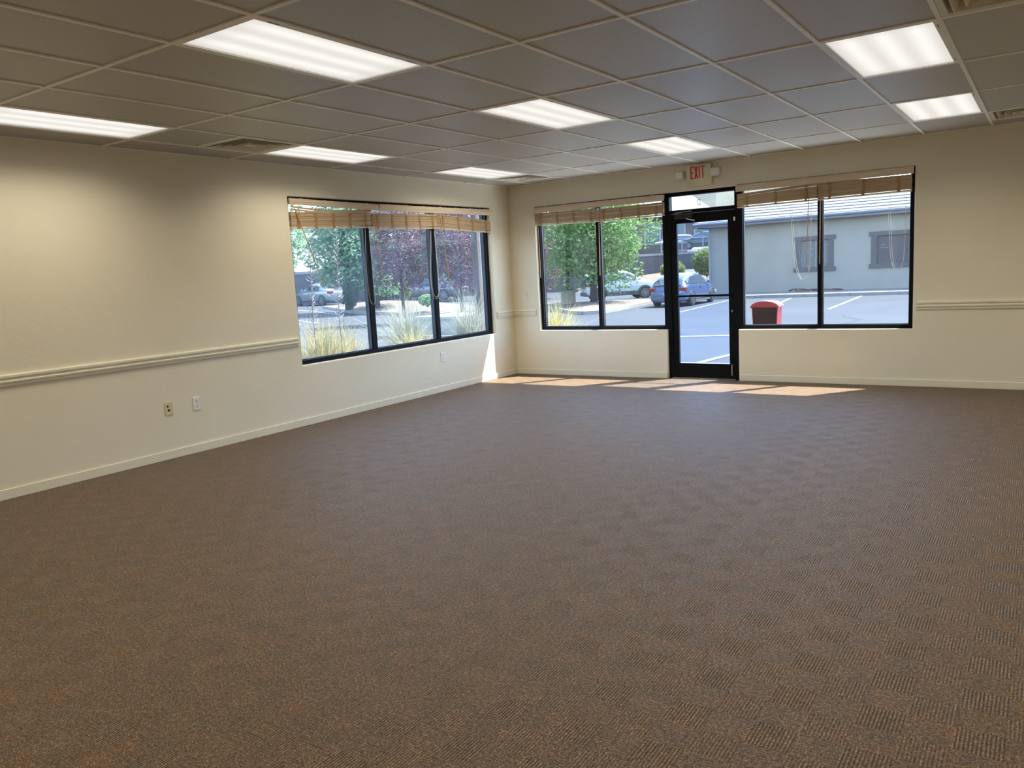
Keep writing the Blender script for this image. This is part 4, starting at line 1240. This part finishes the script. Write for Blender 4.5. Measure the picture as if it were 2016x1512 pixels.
    for wx in wheels:
        for s in (-1, 1):
            y0_ = s*(hw-.20)
            wm = MB().lathe([(wr*.72, 0), (wr*.97, .012), (wr, .05), (wr, .17), (wr*.97, .205), (wr*.74, .215)] if s > 0 else [(wr*.74, -.215), (wr*.97, -.205), (wr, -.17), (wr, -.05), (wr*.97, -.012), (wr*.72, 0)], (wx-L/2, y0_, wr), 28, 'y')
            wo_ = wm.build('wheel', M_TYRE, root, local=True)
            rm = MB(); yy = y0_+s*.214
            rm.lathe([(wr*.68, -.004), (wr*.68, .004), (wr*.60, .008)] if s > 0 else [(wr*.60, -.008), (wr*.68, -.004), (wr*.68, .004)], (wx-L/2, yy, wr), 24, 'y')
            ri = rm.build('rim', M_PLASTIC, wo_, local=True)
            sp = MB()
            for k in range(7):
                a = 2*math.pi*k/7+.3
                sp.bar((wx-L/2, yy+s*.012, wr), (wx-L/2+math.cos(a)*wr*.64, yy+s*.012, wr+math.sin(a)*wr*.64), .05, .012, (0,1,0))
            sp.lathe([(wr*.18, -.005), (wr*.18, .02)], (wx-L/2, yy+s*.004, wr), 12, 'y')
            for q in range(24):
                a0_ = 2*math.pi*q/24; a1_ = 2*math.pi*(q+1)/24
                sp.bar((wx-L/2+math.cos(a0_)*wr*.66, yy+s*.010, wr+math.sin(a0_)*wr*.66), (wx-L/2+math.cos(a1_)*wr*.66, yy+s*.010, wr+math.sin(a1_)*wr*.66), .02, .02, (0,1,0))
            sp.build('spokes', M_RIM, wo_, local=True)
            # arch: dark crescent round the wheel
            ar = MB(); ra, rb_ = wr*1.02, wr*(1.22 if cladding else 1.10)
            prev = None
            for q in range(15):
                a = math.pi*(-.08+1.16*q/14); ca, sa = math.cos(a), math.sin(a)
                row = [(wx-L/2+ca*ra, s*(hw*.90), wr+sa*ra), (wx-L/2+ca*ra, s*(hw+.012), wr+sa*ra), (wx-L/2+ca*rb_, s*(hw+.012), wr+sa*rb_), (wx-L/2+ca*rb_, s*(hw*.90), wr+sa*rb_)]
                n = len(ar.v); ar.v += row
                if prev is not None:
                    for e in range(4): ar.f.append((prev+e, prev+(e+1) % 4, n+(e+1) % 4, n+e))
                prev = n
            ar.f += [(0,1,2,3), (prev, prev+3, prev+2, prev+1)]
            ar.build('wheel_arch', M_PLASTIC if cladding else M_GASKET, body, local=True)
    # rocker / bumpers
    lo = MB()
    lo.box(wheels[0]+wr+.05-L/2, wheels[1]-wr-.05-L/2, -hw-.004, hw+.004, zb-.03, zb+(.20 if cladding else .05))
    if cladding: lo.box(-L/2-.02, -L/2+.3, -hw*.9, hw*.9, zb, zb+.22).box(L/2-.3, L/2+.02, -hw*.9, hw*.9, zb, zb+.2)
    lo.build('lower_trim', M_PLASTIC, body, local=True)
    zl = st[1][1]
    tl = MB()
    for s in (-1, 1):
        tl.box(-L/2+.02, -L/2+.30, s*hw*.60 if s > 0 else -hw*.97, hw*.97 if s > 0 else s*hw*.60, zl-.20, zl-.03)
    tl.build_each('tail_lamp', M_TAIL, body, local=True, bevel=.03)
    hl = MB(); zf = st[-2][1]
    for s in (-1, 1):
        hl.box(L/2-.42, L/2-.09, s*hw*.55 if s > 0 else -hw*.945, hw*.945 if s > 0 else s*hw*.55, zf-.20, zf-.06)
    hl.build_each('head_lamp', M_HEADL, body, local=True, bevel=.03)
    MB().box(-L/2-.015, -L/2+.02, -.17, .17, .50, .62).build('number_plate', M_OUTW, body, local=True)
    mi = MB()
    for s in (-1, 1):
        xm = st[cab[-1]][0]+.12-L/2
        mi.box(xm-.08, xm+.10, s*hw*.96 if s > 0 else -hw*1.10, hw*1.10 if s > 0 else s*hw*.96, st[cab[-1]][1]+.02, st[cab[-1]][1]+.15)
    mi.build_each('wing_mirror', paint, body, local=True, bevel=.03)
    hd = MB()
    xx = [st[i][0] for i in cab]
    for s in (-1, 1):
        for t in (.28, .62):
            xh = xx[0]+(xx[-1]-xx[0])*t-L/2
            hd.box(xh-.10, xh+.06, s*hw*.98 if s > 0 else -hw-.012, hw+.012 if s > 0 else s*hw*.98, st[3][1]-.16, st[3][1]-.13)
    hd.build_each('door_handle', paint, body, local=True)
    if rack:
        rr = MB()
        for s in (-1, 1): rr.tube([(xx[0]+.2-L/2, s*hw*.62, Hh+.04), (xx[-1]-.1-L/2, s*hw*.62, Hh+.04)], .018, 6)
        rr.build_each('roof_rack', M_PLASTIC, body, local=True)
    return root
PAINT_BLUE = simple('blue_metallic_paint', (0.043,0.068,0.128), (0.048,0.075,0.138), 3, 0.3, 0.3, coat=0.8)
PAINT_WHITE = simple('white_car_paint', (0.349,0.359,0.367), None, 3, 0.3, 0, coat=0.6)
PAINT_DARK = simple('dark_teal_paint', (0.021,0.037,0.043), None, 3, 0.3, 0.2, coat=0.15)
PAINT_GREY = simple('grey_mauve_paint', (0.069,0.065,0.084), None, 3, 0.3, 0.4, coat=0.8)
PAINT_SILVER = simple('silver_paint', (0.127,0.137,0.153), None, 3, 0.3, 0.5, coat=0.8)
HATCH = [(0,.62,.64,.6,.86),(.08,.88,.92,.6,.93),(.42,.95,1.22,.72,.97),(.85,.95,1.41,.74,1),(1.6,.93,1.47,.76,1),(2.3,.91,1.45,.75,1),(2.85,.91,1.26,.72,1),(3.35,.92,.96,.7,.99),(3.95,.80,.83,.7,.96),(4.35,.62,.66,.6,.86),(4.46,.45,.5,.5,.74)]
SEDAN = [(0,.70,.72,.6,.86),(.08,.95,.98,.6,.93),(.70,.98,1.01,.7,.98),(1.35,.95,1.36,.72,1),(2.0,.93,1.45,.74,1),(2.6,.92,1.43,.74,1),(3.1,.92,1.22,.7,1),(3.6,.90,.93,.7,.99),(4.3,.78,.81,.7,.96),(4.7,.62,.66,.6,.86),(4.8,.45,.5,.5,.74)]
SUV = [(0,.70,.74,.6,.90),(.06,1.02,1.30,.80,.96),(.25,1.05,1.62,.84,.99),(1.0,1.04,1.69,.85,1),(1.8,1.03,1.69,.85,1),(2.45,1.03,1.64,.83,1),(2.90,1.03,1.36,.78,1),(3.20,1.04,1.08,.75,.99),(3.85,1.0,1.04,.75,.97),(4.15,.80,.86,.7,.90),(4.24,.55,.6,.6,.82)]
car('hatchback_car', 'blue hatchback parked facing the grey building, seen through the door', (-7.45,25.2,-.45), R(92), 4.46, 1.76, 1.47, HATCH, PAINT_BLUE, wheels=(.86,3.52), wr=.32)
car('compact_suv', 'white compact SUV with dark cladding parked behind the green tree', (-13.9,31.6,-.45), R(40), 4.24, 1.80, 1.69, SUV, PAINT_WHITE, wheels=(.78,3.36), wr=.35, cladding=True)
car('white_suv', 'white SUV on the upper lot, behind the railing', (-26.35,69.6,2.62), R(203), 4.24, 1.85, 1.69, SUV, PAINT_WHITE, wheels=(.78,3.36), wr=.36, rack=True)
car('dark_suv', 'dark teal SUV on the upper lot, right of the white one', (-22.1,66.6,2.62), R(200), 4.24, 1.85, 1.69, SUV, PAINT_DARK, wheels=(.78,3.36), wr=.38, cladding=True)
car('sedan_car', 'grey-mauve sedan with red tail lamps seen through the corner pane of the left window', (-26.2,29.6,-.06), R(188), 4.8, 1.82, 1.45, SEDAN, PAINT_GREY, wheels=(.95,3.75), wr=.33)
car('silver_car', 'silver sedan behind the leftmost tree, standing in for a car reflected in glass', (-33.5,27.0,-.06), R(170), 4.8, 1.80, 1.45, SEDAN, PAINT_SILVER, wheels=(.95,3.75), wr=.33)  # built after the ghost of a reflected car in the window

# ---------------- far building on the upper lot, and one behind the left trees
fb = thing('far_building', 'distant building with teal glass and broad grey roof above the upper lot', 'building', (-34, 90, 3))
F = Matrix.Translation((-31.5, 87.6, 3.0)) @ Matrix.Rotation(R(22), 4, 'Z')
def FB(mb, *b): return mb.box(*b, M=F)
M_PINKW = simple('pink_grey_wall', (0.111,0.087,0.089), None, 2, 0.9)
M_TEAL = simple('teal_window_glass', (0.026,0.079,0.095), None, 2, 0.2)
FB(MB(), -12, 9, 0, 8, -.5, 4.2).build('wall', M_PINKW, fb)
wm = MB()
fw_ = MB()
for k in range(5):
    FB(wm, -8.6+3.1*k, -6.9+3.1*k, -.05, 0, .8, 3.6); 
    FB(fw_, -8.8+3.1*k, -8.6+3.1*k, -.1, 0, .7, 3.8); FB(fw_, -6.9+3.1*k, -6.7+3.1*k, -.1, 0, .7, 3.8)
    MB().box(-8.6+3.1*k, -6.9+3.1*k, -.05, 0, .8, 3.6, M=F).build('teal_window', M_TEAL, fb)
fw_.build('window_frame', M_OUTW, fb)
rfm = MB(); P = [(-14,-2,4.2),(3.5,-2,4.2),(3.5,10,4.2),(-14,10,4.2),(-11,3,8.0),(-.5,3,7.6)]
rfm.v = [tuple(F @ Vector(p)) for p in P]; rfm.f = [(0,1,5,4),(1,2,5),(2,3,4,5),(3,0,4),(0,3,2,1)]
rfm.build('roof', M_ROOFT, fb)
lb = thing('lavender_building', 'pale lavender-grey building behind the leftmost trees', 'building', (-52, 28, 2))
MB().box(-68,-51,24,34,1.5,8.5).build('wall', simple('lavender_stucco', (0.132,0.129,0.142), None, 1, 0.9), lb)
MB().box(-68.5,-50.5,23.5,34.5,8.5,8.9).build('roof', M_ROOFT, lb)
# hillside backdrop far away; unseen part of the ring added to dim window reflections
hb = MB(); nn = 72
for k in range(nn+1):
    a = 2*math.pi*k/nn; r_ = 150
    x = -10+math.cos(a)*r_; y = math.sin(a)*r_
    a_ = k % nn; h = 15+5*math.sin(a_*.7)+3*math.sin(a_*1.9)
    hb.v += [(x, y, -2), (x*1.25, y*1.25, h)]
for k in range(nn): hb.f.append((2*k, 2*k+2, 2*k+3, 2*k+1))
struct(hb.build('hillside', simple('far_hillside', (0.058,0.063,0.048),(0.089,0.087,0.065), .1, .95)))

# ---------------- light pole on its concrete base
lp = thing('light_pole', 'dark lamp post on a round tan concrete base on the island', 'lamp post', (-13.15,24.4,-.35))
MB().lathe([(.36,-.05),(.36,.72),(.33,.76),(.02,.76)], (-13.15,24.4,-.35), 24).build('concrete_base', M_CONCT, lp, label='tan concrete base')
MB().box(-13.35,-12.95,24.2,24.6,.41,.46).build('base_plate', M_PLASTIC, lp)
MB().box(-13.21,-13.09,24.34,24.46,.46,6.6).build('pole', M_POLE, lp)
MB().box(-13.6,-12.7,24.1,24.7,6.6,6.75).build('lamp_housing', M_POLE, lp)

# ---------------- red waste bin just outside the right window
rb = thing('waste_bin', 'red arched-top waste bin standing outside, just right of the door', 'waste bin', (3.33, 1.12, -.06))
def binring(y, sc=1.0, zt=0.0):
    w0, w1 = .150*sc, .172*sc; z1_, cx = .835, 3.325
    pts = [(cx-w0*.86, -.04), (cx-w1, z1_)] + [(cx-w1*math.cos(a), z1_+.07*math.sin(a)) for a in [math.pi*k/12 for k in range(1, 12)]] + [(cx+w1, z1_), (cx+w0*.86, -.04)]
    return [(x, y, z) for x, z in pts]
bb = MB(); A_ = binring(1.02); B_ = binring(1.22); n = len(A_); bb.v = A_+B_
bb.f = [tuple(range(n)), tuple(range(2*n-1, n-1, -1))] + [(k, (k+1) % n, n+(k+1) % n, n+k) for k in range(n)]
bb.build('bin_body', M_REDBIN, rb)
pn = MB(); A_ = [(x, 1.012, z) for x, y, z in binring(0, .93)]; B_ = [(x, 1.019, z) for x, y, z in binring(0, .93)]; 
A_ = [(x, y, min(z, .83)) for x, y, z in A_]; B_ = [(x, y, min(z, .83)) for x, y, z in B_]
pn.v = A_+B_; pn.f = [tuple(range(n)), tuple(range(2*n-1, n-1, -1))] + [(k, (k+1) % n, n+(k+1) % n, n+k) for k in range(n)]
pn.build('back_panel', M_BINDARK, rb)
hood = MB(); w1 = .190; cx = 3.325; prof = [(cx-w1*math.cos(a), .835+.085*math.sin(a)) for a in [math.pi*k/14 for k in range(15)]]
prof2 = [(cx-(w1-.02)*math.cos(a), .825+.072*math.sin(a)) for a in [math.pi*k/14 for k in range(15)]]
hood.prism(prof+prof2[::-1], 1.0, 1.25, lambda u, v, q: (u, q, v))
hood.build('hood', M_REDBIN, rb)
